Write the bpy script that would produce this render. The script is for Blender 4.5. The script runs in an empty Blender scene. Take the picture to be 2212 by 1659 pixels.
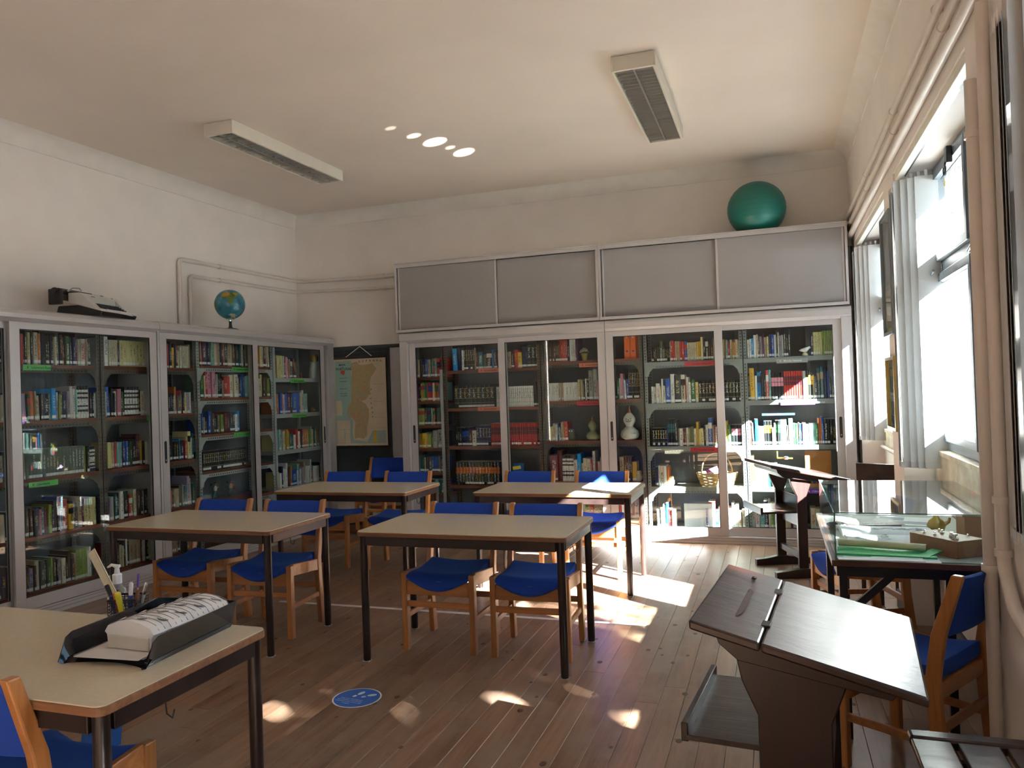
import bpy, bmesh, math, random, re
from mathutils import Vector, Matrix
import numpy as np
R = random.Random(7)
PI = math.pi
scn = bpy.context.scene
C = scn.collection

# ------------------------------------------------------------------ camera, world, sun, exposure
cam = bpy.data.cameras.new('camera')
cam.sensor_fit = 'HORIZONTAL'; cam.sensor_width = 36.0
cam.lens = 36.0 * 1661 / 2212
cam.clip_start = 0.05; cam.clip_end = 300
camo = bpy.data.objects.new('camera', cam); C.objects.link(camo)
_r = Vector((0.94599908, 0.32240098, -0.03381351)); _u = Vector((0.0356427776, 0.000229490512, 0.999364568)); _f = Vector((-0.32220387, 0.94660317, 0.01127417))
camo.matrix_world = Matrix(((_r.x, _u.x, -_f.x, 0), (_r.y, _u.y, -_f.y, 0), (_r.z, _u.z, -_f.z, 1.52), (0, 0, 0, 1)))
scn.camera = camo
vs = scn.view_settings
vs.view_transform = 'Standard'; vs.look = 'None'; vs.gamma = 1.0; vs.use_curve_mapping = False
vs.exposure = 0.95

wd = bpy.data.worlds.new('world'); scn.world = wd; wd.use_nodes = True
wn = wd.node_tree.nodes; wl = wd.node_tree.links; wn.clear()
wo = wn.new('ShaderNodeOutputWorld'); wb = wn.new('ShaderNodeBackground')
tcw = wn.new('ShaderNodeTexCoord'); sepw = wn.new('ShaderNodeSeparateXYZ'); rampw = wn.new('ShaderNodeValToRGB')
rampw.color_ramp.elements[0].position = 0.0; rampw.color_ramp.elements[0].color = (0.74, 0.83, 0.92, 1)
rampw.color_ramp.elements[1].position = 0.7; rampw.color_ramp.elements[1].color = (0.42, 0.62, 0.95, 1)
wl.new(tcw.outputs['Generated'], sepw.inputs[0]); wl.new(sepw.outputs['Z'], rampw.inputs[0])
wl.new(rampw.outputs[0], wb.inputs['Color']); wb.inputs['Strength'].default_value = 2.3
wl.new(wb.outputs[0], wo.inputs['Surface'])

SUN = Vector((-1, 0.62, -0.75)).normalized()
sl = bpy.data.lights.new('sun', 'SUN'); sl.energy = 270.0; sl.angle = math.radians(0.6); sl.color = (1.0, 0.87, 0.79)
so = bpy.data.objects.new('sun', sl); C.objects.link(so); so.location = (8, -4, 7)
so.rotation_euler = SUN.to_track_quat('-Z', 'Y').to_euler()

# daylight portals in the window openings (they add no light, they only guide sampling)
XR = 0.745; XG = 0.985; HEAD = 2.80; SILL = 1.09
OPEN = [(3.38, 5.30), (5.72, 7.70), (0.95, 2.88), (-1.56, 0.36), (-4.08, -2.12)]
for (a, b) in OPEN:
    pl_ = bpy.data.lights.new('daylight_portal', 'AREA'); pl_.shape = 'RECTANGLE'; pl_.size = b - a; pl_.size_y = HEAD - SILL
    pl_.cycles.is_portal = True
    po = bpy.data.objects.new('daylight_portal', pl_); C.objects.link(po)
    po.location = (XG + 0.16, (a + b) / 2, (HEAD + SILL) / 2)
    po.rotation_euler = Vector((-1, 0, 0)).to_track_quat('-Z', 'Z').to_euler()
    po.rotation_euler = Matrix(((0, 0, 1), (1, 0, 0), (0, 1, 0))).to_euler()

# ------------------------------------------------------------------ materials
def nmat(name):
    m = bpy.data.materials.new(name); m.use_nodes = True
    n = m.node_tree.nodes; l = m.node_tree.links; b = n['Principled BSDF']
    return m, n, l, b
def srgb(h):
    h = h.lstrip('#'); o = []
    for i in (0, 2, 4):
        c = int(h[i:i+2], 16) / 255; o.append(c / 12.92 if c <= .04045 else ((c + .055) / 1.055) ** 2.4)
    return tuple(o)
def mat(name, col, rough=0.5, metal=0.0, var=0.06, scale=6.0, bump=0.0, bscale=200.0, spec=0.5, coat=0.0, stretch=(1, 1, 1), detail=4):
    m, n, l, b = nmat(name)
    if isinstance(col, str): col = srgb(col)
    tc = n.new('ShaderNodeTexCoord'); mp = n.new('ShaderNodeMapping'); mp.inputs['Scale'].default_value = stretch
    nz = n.new('ShaderNodeTexNoise'); nz.inputs['Scale'].default_value = scale; nz.inputs['Detail'].default_value = detail
    l.new(tc.outputs['Object'], mp.inputs[0]); l.new(mp.outputs[0], nz.inputs['Vector'])
    r = n.new('ShaderNodeValToRGB'); r.color_ramp.elements[0].position = .3; r.color_ramp.elements[1].position = .7
    r.color_ramp.elements[0].color = (*[max(0, c * (1 - var * 1.6)) for c in col], 1)
    r.color_ramp.elements[1].color = (*[min(1, c * (1 + var)) for c in col], 1)
    l.new(nz.outputs['Fac'], r.inputs[0]); l.new(r.outputs[0], b.inputs['Base Color'])
    b.inputs['Roughness'].default_value = rough; b.inputs['Metallic'].default_value = metal
    b.inputs['Specular IOR Level'].default_value = spec; b.inputs['Coat Weight'].default_value = coat
    if bump:
        n2 = n.new('ShaderNodeTexNoise'); n2.inputs['Scale'].default_value = bscale; n2.inputs['Detail'].default_value = 3
        l.new(mp.outputs[0], n2.inputs['Vector'])
        bp = n.new('ShaderNodeBump'); bp.inputs['Strength'].default_value = bump; bp.inputs['Distance'].default_value = 0.002
        l.new(n2.outputs['Fac'], bp.inputs['Height']); l.new(bp.outputs[0], b.inputs['Normal'])
    return m
def wood(name, c1, c2, rough=0.4, axis=2, scale=3.0, coat=0.0, world=False, worn=None, bump=.15, spec=.5):
    """grain running along axis"""
    m, n, l, b = nmat(name)
    if isinstance(c1, str): c1 = srgb(c1)
    if isinstance(c2, str): c2 = srgb(c2)
    tc = n.new('ShaderNodeTexCoord'); mp = n.new('ShaderNodeMapping')
    st = [9.0, 9.0, 9.0]; st[axis] = 0.55; mp.inputs['Scale'].default_value = st
    oi = n.new('ShaderNodeObjectInfo'); ad = n.new('ShaderNodeVectorMath'); ad.operation = 'ADD'
    ml = n.new('ShaderNodeVectorMath'); ml.operation = 'SCALE'; ml.inputs[0].default_value = (13, 17, 11)
    l.new(oi.outputs['Random'], ml.inputs['Scale'])
    if world:
        g = n.new('ShaderNodeNewGeometry'); l.new(g.outputs['Position'], ad.inputs[0])
    else: l.new(tc.outputs['Object'], ad.inputs[0])
    l.new(ml.outputs[0], ad.inputs[1]); l.new(ad.outputs[0], mp.inputs[0])
    nz = n.new('ShaderNodeTexNoise'); nz.inputs['Scale'].default_value = scale; nz.inputs['Detail'].default_value = 8; nz.inputs['Roughness'].default_value = .65; nz.inputs['Distortion'].default_value = .6
    l.new(mp.outputs[0], nz.inputs['Vector'])
    r = n.new('ShaderNodeValToRGB'); r.color_ramp.elements[0].position = .32; r.color_ramp.elements[1].position = .68
    r.color_ramp.elements[0].color = (*c1, 1); r.color_ramp.elements[1].color = (*c2, 1)
    l.new(nz.outputs['Fac'], r.inputs[0])
    out = r.outputs[0]
    hs = n.new('ShaderNodeHueSaturation'); mr = n.new('ShaderNodeMapRange'); mr.inputs['To Min'].default_value = .8; mr.inputs['To Max'].default_value = 1.2
    l.new(oi.outputs['Random'], mr.inputs['Value']); l.new(mr.outputs[0], hs.inputs['Value']); l.new(out, hs.inputs['Color']); out = hs.outputs[0]
    if worn:
        n3 = n.new('ShaderNodeTexNoise'); n3.inputs['Scale'].default_value = 2.6; n3.inputs['Detail'].default_value = 9; n3.inputs['Roughness'].default_value = .7
        l.new(ad.outputs[0], n3.inputs['Vector']); r3 = n.new('ShaderNodeValToRGB'); r3.color_ramp.elements[0].position = .45; r3.color_ramp.elements[1].position = .62
        l.new(n3.outputs['Fac'], r3.inputs[0]); mx = n.new('ShaderNodeMix'); mx.data_type = 'RGBA'
        l.new(r3.outputs[0], mx.inputs['Factor']); l.new(out, mx.inputs['A']); mx.inputs['B'].default_value = (*worn, 1); out = mx.outputs['Result']
    l.new(out, b.inputs['Base Color'])
    rr = n.new('ShaderNodeMapRange'); rr.inputs['To Min'].default_value = rough - .08; rr.inputs['To Max'].default_value = rough + .12
    l.new(nz.outputs['Fac'], rr.inputs['Value']); l.new(rr.outputs[0], b.inputs['Roughness'])
    b.inputs['Coat Weight'].default_value = coat; b.inputs['Coat Roughness'].default_value = .25; b.inputs['Specular IOR Level'].default_value = spec
    bp = n.new('ShaderNodeBump'); bp.inputs['Strength'].default_value = bump; bp.inputs['Distance'].default_value = .002
    l.new(nz.outputs['Fac'], bp.inputs['Height']); l.new(bp.outputs[0], b.inputs['Normal'])
    return m
def glassmat(name, tint=(1, 1, 1), rough=0.0, refl=1.0, wavy=0.0, milky=0.0):
    m = bpy.data.materials.new(name); m.use_nodes = True; n = m.node_tree.nodes; l = m.node_tree.links; n.clear()
    o = n.new('ShaderNodeOutputMaterial'); t = n.new('ShaderNodeBsdfTransparent'); t.inputs[0].default_value = (*tint, 1)
    g = n.new('ShaderNodeBsdfGlossy'); g.inputs['Roughness'].default_value = rough
    # thin pane: Schlick reflectance of one face, the same from both sides
    ge = n.new('ShaderNodeNewGeometry'); dt = n.new('ShaderNodeVectorMath'); dt.operation = 'DOT_PRODUCT'
    l.new(ge.outputs['Incoming'], dt.inputs[0]); l.new(ge.outputs['Normal'], dt.inputs[1])
    def mth(op, a, bb=None):
        q = n.new('ShaderNodeMath'); q.operation = op
        for i, x in enumerate((a, bb)):
            if x is None: continue
            if isinstance(x, (int, float)): q.inputs[i].default_value = x
            else: l.new(x, q.inputs[i])
        return q.outputs[0]
    ab = mth('ABSOLUTE', dt.outputs['Value']); pw_ = mth('POWER', mth('SUBTRACT', 1.0, ab), 5.0)
    fr_ = mth('ADD', mth('MULTIPLY', pw_, .96), .04)
    mu = n.new('ShaderNodeMath'); mu.operation = 'MULTIPLY'; mu.inputs[1].default_value = refl; mu.use_clamp = True
    l.new(fr_, mu.inputs[0]); mx = n.new('ShaderNodeMixShader'); l.new(mu.outputs[0], mx.inputs[0]); l.new(t.outputs[0], mx.inputs[1]); l.new(g.outputs[0], mx.inputs[2])
    out = mx.outputs[0]
    if wavy:
        tc = n.new('ShaderNodeTexCoord'); nz = n.new('ShaderNodeTexNoise'); nz.inputs['Scale'].default_value = 9; nz.inputs['Detail'].default_value = 4; nz.inputs['Distortion'].default_value = 1.5
        l.new(tc.outputs['Object'], nz.inputs['Vector']); bp = n.new('ShaderNodeBump'); bp.inputs['Strength'].default_value = wavy; bp.inputs['Distance'].default_value = .01
        l.new(nz.outputs['Fac'], bp.inputs['Height']); l.new(bp.outputs[0], g.inputs['Normal'])
    if milky:
        tr = n.new('ShaderNodeBsdfTranslucent'); tr.inputs[0].default_value = (.85, .93, 1, 1)
        m2 = n.new('ShaderNodeMixShader'); l.new(out, m2.inputs[1]); l.new(tr.outputs[0], m2.inputs[2]); out = m2.outputs[0]
        tc = n.new('ShaderNodeTexCoord'); n4 = n.new('ShaderNodeTexNoise'); n4.inputs['Scale'].default_value = 5; n4.inputs['Detail'].default_value = 6; n4.inputs['Distortion'].default_value = 2
        l.new(tc.outputs['Object'], n4.inputs['Vector']); mr = n.new('ShaderNodeMapRange'); mr.inputs['From Min'].default_value = .4; mr.inputs['From Max'].default_value = .7
        mr.inputs['To Min'].default_value = milky * .5; mr.inputs['To Max'].default_value = milky * 1.6; l.new(n4.outputs['Fac'], mr.inputs['Value']); l.new(mr.outputs[0], m2.inputs[0])
    l.new(out, o.inputs['Surface']); return m
def perf(name, col, rough=.5, metal=.3, hole=(.012, .012, .012)):
    """painted slotted angle steel: the slots come from the part's own UV (u across, v metres)"""
    m, n, l, b = nmat(name)
    if isinstance(col, str): col = srgb(col)
    uv = n.new('ShaderNodeUVMap'); sp = n.new('ShaderNodeSeparateXYZ'); l.new(uv.outputs[0], sp.inputs[0])
    def mth(op, a, bb):
        q = n.new('ShaderNodeMath'); q.operation = op
        for i, x in enumerate((a, bb)):
            if x is None: continue
            if isinstance(x, (int, float)): q.inputs[i].default_value = x
            else: l.new(x, q.inputs[i])
        return q.outputs[0]
    du = mth('ABSOLUTE', mth('SUBTRACT', sp.outputs[0], .5), None); mu = mth('LESS_THAN', du, .15)
    fv = mth('FRACT', mth('DIVIDE', sp.outputs[1], .03), None); mv = mth('LESS_THAN', fv, .42)
    k = mth('MULTIPLY', mu, mv)
    mx = n.new('ShaderNodeMix'); mx.data_type = 'RGBA'; l.new(k, mx.inputs['Factor']); mx.inputs['A'].default_value = (*col, 1); mx.inputs['B'].default_value = (*hole, 1)
    l.new(mx.outputs['Result'], b.inputs['Base Color']); b.inputs['Roughness'].default_value = rough; b.inputs['Metallic'].default_value = metal
    return m

M = {}
M['wall'] = mat('wall_plaster', (.84, .79, .735), .75, var=.03, scale=2.5, bump=.25, bscale=30)
M['ceil'] = mat('ceiling_plaster', (.80, .715, .635), .8, var=.03, scale=1.2, bump=.15, bscale=25)
M['cornice'] = mat('cornice_plaster', (.80, .755, .70), .7, var=.03, bump=.1, bscale=20)
M['reveal'] = mat('reveal_paint', (.82, .82, .80), .6, var=.03)
M['stone'] = mat('sill_limestone', (.62, .55, .40), .45, var=.18, scale=9, bump=.2, bscale=40)
M['plank'] = wood('pine_floor', '#6b4f3c', '#9b7b62', .36, axis=1, scale=2.2, world=True, worn=(.25, .175, .125), spec=.5, bump=.1)
M['subfloor'] = mat('subfloor_dark', (.05, .035, .025), .9)
M['knot'] = mat('pine_knot', (.09, .045, .03), .5)
M['skirt'] = mat('dark_skirting', (.025, .022, .022), .5)
M['alu'] = mat('grey_aluminium', (.52, .50, .495), .38, metal=.35, var=.03, scale=3)
M['alu_d'] = mat('aluminium_groove', (.22, .21, .21), .5, metal=.3)
M['cabin'] = mat('cabinet_inside', (.15, .155, .165), .7)
M['greypanel'] = mat('grey_fabric_panel', (.30, .28, .275), .55, var=.03, scale=2, bump=.1, bscale=400)
M['black'] = mat('black_plastic', (.012, .012, .014), .35)
M['blackg'] = mat('glossy_black_plastic', (.008, .008, .012), .08, coat=.5)
M['glass'] = glassmat('door_glass', (.93, .97, .96), refl=.75)
M['glassv'] = glassmat('vitrine_glass', (.95, .985, .97), refl=1.0)
M['glassedge'] = mat('glass_edge', (.10, .22, .19), .1)
M['winglass'] = glassmat('window_glass', (.68, .74, .77), refl=1.0, wavy=.5, milky=.005)
M['winframe'] = mat('blue_grey_window_metal', (.22, .27, .31), .4, metal=.2)
M['shelfwood'] = wood('shelf_edge_redbrown', '#6e3a28', '#8a4d35', .45, axis=0, scale=2)
M['perf_olive'] = perf('slotted_steel_olive', (.115, .098, .075), .5)
M['perf_brown'] = perf('slotted_steel_brown', (.16, .105, .065), .5)
M['perf_grey'] = perf('slotted_steel_grey', (.42, .43, .43), .45)
M['perf_dark'] = perf('slotted_steel_greygreen', (.22, .24, .23), .45)
M['steel_olive'] = mat('plain_steel_olive', (.115, .098, .075), .5, metal=.3)
M['steel_brown'] = mat('plain_steel_brown', (.16, .105, .065), .5, metal=.3)
M['steel_grey'] = mat('plain_steel_grey', (.48, .49, .49), .45, metal=.2)
M['steel_dark'] = mat('plain_steel_greygreen', (.25, .27, .26), .45, metal=.2)
M['bolt'] = mat('zinc_bolt', (.75, .73, .7), .3, metal=.8)
M['oak'] = wood('chair_beech', '#8a5428', '#b87a40', .35, axis=2, scale=2, coat=.25)
M['oakx'] = wood('chair_beech_rail', '#8a5428', '#b87a40', .35, axis=0, scale=2, coat=.25)
def fabric():
    m, n, l, b = nmat('blue_upholstery')
    tc = n.new('ShaderNodeTexCoord'); nz = n.new('ShaderNodeTexNoise'); nz.inputs['Scale'].default_value = 420; nz.inputs['Detail'].default_value = 2
    l.new(tc.outputs['Object'], nz.inputs['Vector'])
    r = n.new('ShaderNodeValToRGB'); r.color_ramp.elements[0].color = (.0, .022, .20, 1); r.color_ramp.elements[1].color = (.004, .055, .42, 1)
    l.new(nz.outputs['Fac'], r.inputs[0]); l.new(r.outputs[0], b.inputs['Base Color']); b.inputs['Roughness'].default_value = .85
    b.inputs['Sheen Weight'].default_value = .25; b.inputs['Sheen Tint'].default_value = (.1, .35, 1, 1)
    bp = n.new('ShaderNodeBump'); bp.inputs['Strength'].default_value = .3; bp.inputs['Distance'].default_value = .001
    l.new(nz.outputs['Fac'], bp.inputs['Height']); l.new(bp.outputs[0], b.inputs['Normal']); return m
M['blue'] = fabric()
M['laminate'] = mat('beige_laminate', (.66, .58, .43), .22, var=.03, scale=60)
M['edge'] = wood('table_edge_plywood', '#6b452c', '#8f6340', .5, axis=0, scale=4)
M['tubeb'] = mat('brown_black_steel', (.028, .017, .015), .3, metal=.2, var=.3, scale=8)
M['darkwood'] = wood('varnished_dark_oak', '#140704', '#2e120b', .30, axis=0, scale=3, coat=.25, worn=(.05, .028, .02), bump=.9)
M['darkwoodp'] = wood('mahogany_leg', '#150503', '#2a0b06', .38, axis=2, scale=2, coat=.2)
M['brass'] = mat('aged_brass', (.5, .38, .12), .3, metal=.9)
M['chrome'] = mat('polished_nickel', (.85, .85, .88), .1, metal=1.0, var=.01)
M['pipe'] = mat('painted_pipe', (.74, .68, .62), .35, var=.04)
M['slate'] = mat('blackboard_slate', (.028, .036, .04), .5, var=.15, scale=4)
M['slatef'] = mat('blackboard_frame', (.045, .052, .055), .5)
M['white'] = mat('white_plastic', (.85, .85, .85), .3, var=.01)
M['lampbody'] = mat('lamp_enamel', (.74, .70, .60), .35, var=.02)
M['louver'] = mat('lamp_louver', (.50, .50, .47), .28, metal=.85, var=.02)
M['lampin'] = mat('lamp_inside', (.35, .34, .31), .5)
M['ball'] = mat('teal_vinyl', (.012, .165, .135), .38, var=.06, scale=2)
M['blind'] = mat('grey_blind_fabric', (.60, .61, .60), .6, var=.03)
M['track'] = mat('ivory_track', (.82, .81, .70), .4)
M['dark'] = mat('dark_void', (.01, .01, .01), .8)
M['tape'] = mat('white_floor_tape', (.72, .70, .68), .45, var=.1, scale=12)
M['paper'] = mat('white_paper', (.82, .82, .82), .7, var=.02)
M['paperg'] = mat('aged_paper', (.66, .66, .66), .7, var=.05)
M['ink'] = mat('black_ink', (.02, .02, .022), .6)
M['greyink'] = mat('grey_ink', (.25, .27, .29), .7)
M['greenp'] = mat('green_folder', (.03, .42, .12), .4)
M['greenl'] = mat('green_label_paper', (.10, .52, .09), .55)
M['redl'] = mat('crimson_label_paper', (.55, .02, .04), .55)
M['salml'] = mat('salmon_label_paper', (.70, .18, .10), .55)
M['purl'] = mat('purple_label_paper', (.22, .05, .50), .55)
M['greyl'] = mat('grey_label_paper', (.35, .34, .33), .55)
M['cream'] = mat('cream_vellum', (.74, .68, .45), .6)
M['cardb'] = mat('brown_block_wood', (.36, .17, .07), .5, var=.08, scale=3, stretch=(1, 12, 12))
M['wicker'] = mat('straw_wicker', (.55, .38, .18), .7, var=.25, scale=40)
M['terr'] = mat('terracotta', (.35, .10, .05), .6)
M['gold'] = mat('gold_paint', (.55, .40, .12), .3, metal=.6)
M['leafg'] = mat('leaf_green', (.07, .14, .03), .6, var=.35, scale=3)
M['bark'] = mat('bark', (.12, .09, .06), .9, var=.3)
M['ground'] = mat('pale_yard_paving', (.10, .10, .09), .8, var=.08, scale=.6)
M['outwall'] = mat('whitewashed_yard_wall', (.80, .80, .78), .8)
M['ruler'] = mat('cream_ruler', (.70, .66, .48), .4)
def cmat(name, c, rough=.5, metal=0.): 
    k = name
    if k not in M: M[k] = mat(name, c, rough, metal)
    return M[k]

def bookmat():
    m, n, l, b = nmat('book_cover')
    at = n.new('ShaderNodeAttribute'); at.attribute_name = 'col'; a2 = n.new('ShaderNodeAttribute'); a2.attribute_name = 'col2'
    uv = n.new('ShaderNodeUVMap'); sp = n.new('ShaderNodeSeparateXYZ'); l.new(uv.outputs[0], sp.inputs[0])
    def mth(op, a, bb=None):
        q = n.new('ShaderNodeMath'); q.operation = op
        for i, x in enumerate((a, bb)):
            if x is None: continue
            if isinstance(x, (int, float)): q.inputs[i].default_value = x
            else: l.new(x, q.inputs[i])
        return q.outputs[0]
    mu = mth('LESS_THAN', mth('ABSOLUTE', mth('SUBTRACT', sp.outputs[0], .5)), .24)
    cv = n.new('ShaderNodeCombineXYZ'); l.new(mth('MULTIPLY', sp.outputs[0], 3.0), cv.inputs[0]); l.new(mth('MULTIPLY', sp.outputs[1], 130.), cv.inputs[1])
    l.new(mth('MULTIPLY', a2.outputs['Alpha'], 77.), cv.inputs[2])
    nz = n.new('ShaderNodeTexNoise'); nz.inputs['Scale'].default_value = 1.2; nz.inputs['Detail'].default_value = 1; l.new(cv.outputs[0], nz.inputs['Vector'])
    k = mth('MULTIPLY', mth('GREATER_THAN', nz.outputs['Fac'], .52), mu); k = mth('MULTIPLY', k, .8)
    mx = n.new('ShaderNodeMix'); mx.data_type = 'RGBA'; l.new(k, mx.inputs['Factor']); l.new(at.outputs['Color'], mx.inputs['A']); l.new(a2.outputs['Color'], mx.inputs['B'])
    l.new(mx.outputs['Result'], b.inputs['Base Color']); b.inputs['Roughness'].default_value = .42
    return m
M['book'] = bookmat()

# ------------------------------------------------------------------ mesh helper
class G:
    def __init__(s): s.v = []; s.f = []; s.m = []; s.uv = {}
    def face(s, idx, m=0, uv=None):
        s.f.append(tuple(idx)); s.m.append(m)
        if uv: s.uv[len(s.f) - 1] = uv
        return s
    def box(s, x0, x1, y0, y1, z0, z1, m=0, T=None):
        if x0 > x1: x0, x1 = x1, x0
        if y0 > y1: y0, y1 = y1, y0
        if z0 > z1: z0, z1 = z1, z0
        o = len(s.v); p = [(x0, y0, z0), (x1, y0, z0), (x1, y1, z0), (x0, y1, z0), (x0, y0, z1), (x1, y0, z1), (x1, y1, z1), (x0, y1, z1)]
        if T: p = [tuple(T @ Vector(q)) for q in p]
        s.v += p
        for q in ((0, 3, 2, 1), (4, 5, 6, 7), (0, 1, 5, 4), (1, 2, 6, 5), (2, 3, 7, 6), (3, 0, 4, 7)): s.face([o + i for i in q], m)
        return s
    def slot(s, x0, x1, y0, y1, z0, z1, m=0, along='z'):
        """box whose front face (y0) carries slotted-angle UVs"""
        k = len(s.f); s.box(x0, x1, y0, y1, z0, z1, m)
        for i in range(k, k + 6): s.uv[i] = [(-1, 0)] * 4
        if along == 'z': s.uv[k + 2] = [(0, z0), (1, z0), (1, z1), (0, z1)]
        else: s.uv[k + 2] = [(0, x0), (0, x1), (1, x1), (1, x0)]
        if along == 'z':
            s.uv[k + 3] = [(0, z0), (1, z0), (1, z1), (0, z1)]; s.uv[k + 5] = [(0, z0), (1, z0), (1, z1), (0, z1)]
        return s
    def beam(s, a, b, w, h, m=0, up=(0, 0, 1), w2=None, h2=None):
        a = Vector(a); b = Vector(b); d = (b - a).normalized(); up = Vector(up)
        if abs(d.dot(up)) > .99: up = Vector((0, 1, 0))
        x = d.cross(up).normalized(); z = x.cross(d); o = len(s.v); w2 = w2 or w; h2 = h2 or h
        for p, ww, hh in ((a, w, h), (b, w2, h2)):
            for sx, sz in ((-1, -1), (1, -1), (1, 1), (-1, 1)): s.v.append(tuple(p + x * sx * ww / 2 + z * sz * hh / 2))
        for q in ((0, 1, 2, 3), (7, 6, 5, 4), (0, 4, 5, 1), (1, 5, 6, 2), (2, 6, 7, 3), (3, 7, 4, 0)): s.face([o + i for i in q], m)
        return s
    def strip(s, secs, m=0):
        """loft closed sections (equal vertex counts), caps at both ends"""
        o = len(s.v); n = len(secs[0])
        for sc in secs: s.v += [tuple(p) for p in sc]
        for i in range(len(secs) - 1):
            for j in range(n):
                a = o + i * n + j; b = o + i * n + (j + 1) % n; s.face((a, b, b + n, a + n), m)
        s.face([o + j for j in range(n)][::-1], m); s.face([o + (len(secs) - 1) * n + j for j in range(n)], m)
        return s
    def tube(s, pts, r, n=10, m=0):
        pts = [Vector(p) for p in pts]; secs = []; x = None
        for i, p in enumerate(pts):
            d = (pts[min(i + 1, len(pts) - 1)] - pts[max(i - 1, 0)]).normalized()
            if x is None:
                up = Vector((0, 0, 1)) if abs(d.z) < .9 else Vector((1, 0, 0)); x = d.cross(up).normalized()
            x = (x - d * x.dot(d)).normalized(); y = d.cross(x); rr = r[i] if isinstance(r, (list, tuple)) else r
            secs.append([p + (x * math.cos(2 * PI * k / n) + y * math.sin(2 * PI * k / n)) * rr for k in range(n)])
        return s.strip(secs, m)
    def lathe(s, prof, n=20, c=(0, 0, 0), m=0, sy=1.0):
        o = len(s.v)
        for (r, z) in prof:
            for k in range(n): s.v.append((c[0] + r * math.cos(2 * PI * k / n), c[1] + sy * r * math.sin(2 * PI * k / n), c[2] + z))
        for i in range(len(prof) - 1):
            for k in range(n): a = o + i * n + k; b = o + i * n + (k + 1) % n; s.face((a, b, b + n, a + n), m)
        if prof[0][0] > 1e-5: s.face([o + k for k in range(n)][::-1], m)
        if prof[-1][0] > 1e-5: s.face([o + (len(prof) - 1) * n + k for k in range(n)], m)
        return s
    def prism(s, poly, z0, z1, m=0, T=None):
        o = len(s.v); n = len(poly)
        for z in (z0, z1):
            for (x, y) in poly:
                p = Vector((x, y, z)); s.v.append(tuple(T @ p) if T else tuple(p))
        s.face([o + i for i in range(n)][::-1], m); s.face([o + n + i for i in range(n)], m)
        for i in range(n): j = (i + 1) % n; s.face((o + i, o + j, o + n + j, o + n + i), m)
        return s
    def ball(s, c, r, m=0, n=16, k=10, sc=(1, 1, 1)):
        o = len(s.v)
        for i in range(1, k):
            t = PI * i / k
            for j in range(n): a = 2 * PI * j / n; s.v.append((c[0] + r * sc[0] * math.sin(t) * math.cos(a), c[1] + r * sc[1] * math.sin(t) * math.sin(a), c[2] + r * sc[2] * math.cos(t)))
        s.v += [(c[0], c[1], c[2] + r * sc[2]), (c[0], c[1], c[2] - r * sc[2])]; T_ = len(s.v) - 2; B_ = T_ + 1
        for j in range(n):
            j2 = (j + 1) % n; s.face((T_, o + j, o + j2), m); s.face((B_, o + (k - 2) * n + j2, o + (k - 2) * n + j), m)
            for i in range(k - 2): s.face((o + i * n + j, o + (i + 1) * n + j, o + (i + 1) * n + j2, o + i * n + j2), m)
        return s
    def mesh(s, name, mats, smooth=False, bevel=0.0, seg=2, ang=40):
        me = bpy.data.meshes.new(name); me.from_pydata(s.v, [], s.f)
        for q in (mats if isinstance(mats, (list, tuple)) else [mats]): me.materials.append(q if not isinstance(q, str) else M[q])
        me.polygons.foreach_set('material_index', s.m)
        if s.uv:
            ul = me.uv_layers.new(name='UVMap'); li = 0
            for fi, f in enumerate(s.f):
                u = s.uv.get(fi)
                for k in range(len(f)):
                    ul.data[li].uv = u[k] if u else (-1, 0); li += 1
        bm = bmesh.new(); bm.from_mesh(me)
        if bevel:
            bmesh.ops.remove_doubles(bm, verts=bm.verts, dist=1e-6)
            ed = [e for e in bm.edges if len(e.link_faces) == 2 and e.calc_face_angle(0) > math.radians(ang)]
            bmesh.ops.bevel(bm, geom=ed, offset=bevel, segments=seg, affect='EDGES', clamp_overlap=True, profile=.5)
        bmesh.ops.recalc_face_normals(bm, faces=bm.faces); bm.to_mesh(me); bm.free()
        if smooth:
            for p in me.polygons: p.use_smooth = True
            try: me.set_sharp_from_angle(angle=math.radians(40))
            except Exception: pass
        me.update(); return me

def link(o, parent=None):
    C.objects.link(o)
    if parent: o.parent = parent
    return o
def ob(name, g, mats, parent=None, smooth=False, bevel=0.0, loc=None, rot=None, seg=2, ang=40):
    me = g if isinstance(g, bpy.types.Mesh) else g.mesh(name, mats, smooth, bevel, seg, ang)
    o = bpy.data.objects.new(name, me); link(o, parent)
    if loc is not None: o.location = loc
    if rot is not None: o.rotation_euler = rot
    return o
def tag(o, label=None, cat=None, group=None, kind=None):
    if label: o['label'] = label
    if cat: o['category'] = cat
    if group: o['group'] = group
    if kind: o['kind'] = kind
    return o
def thing(name, label, cat, loc=(0, 0, 0), rz=0.0, group=None):
    o = bpy.data.objects.new(name, None); o.empty_display_size = .1; link(o); o.location = loc; o.rotation_euler = (0, 0, rz)
    return tag(o, label, cat, group)
def struct(name, g, mats, **k):
    o = ob(name, g, mats, **k); o['kind'] = 'structure'; return o
KIDS = {}
def dup(root, loc, rz, label, group=None):
    r = root.copy(); C.objects.link(r); r.location = loc; r.rotation_euler = (0, 0, rz); r['label'] = label
    if group: r['group'] = group
    for ch in list(root.children):
        c = ch.copy(); C.objects.link(c); c.parent = r
        for gch in list(ch.children):
            d = gch.copy(); C.objects.link(d); d.parent = c
    return r
_tc = {}
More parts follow.
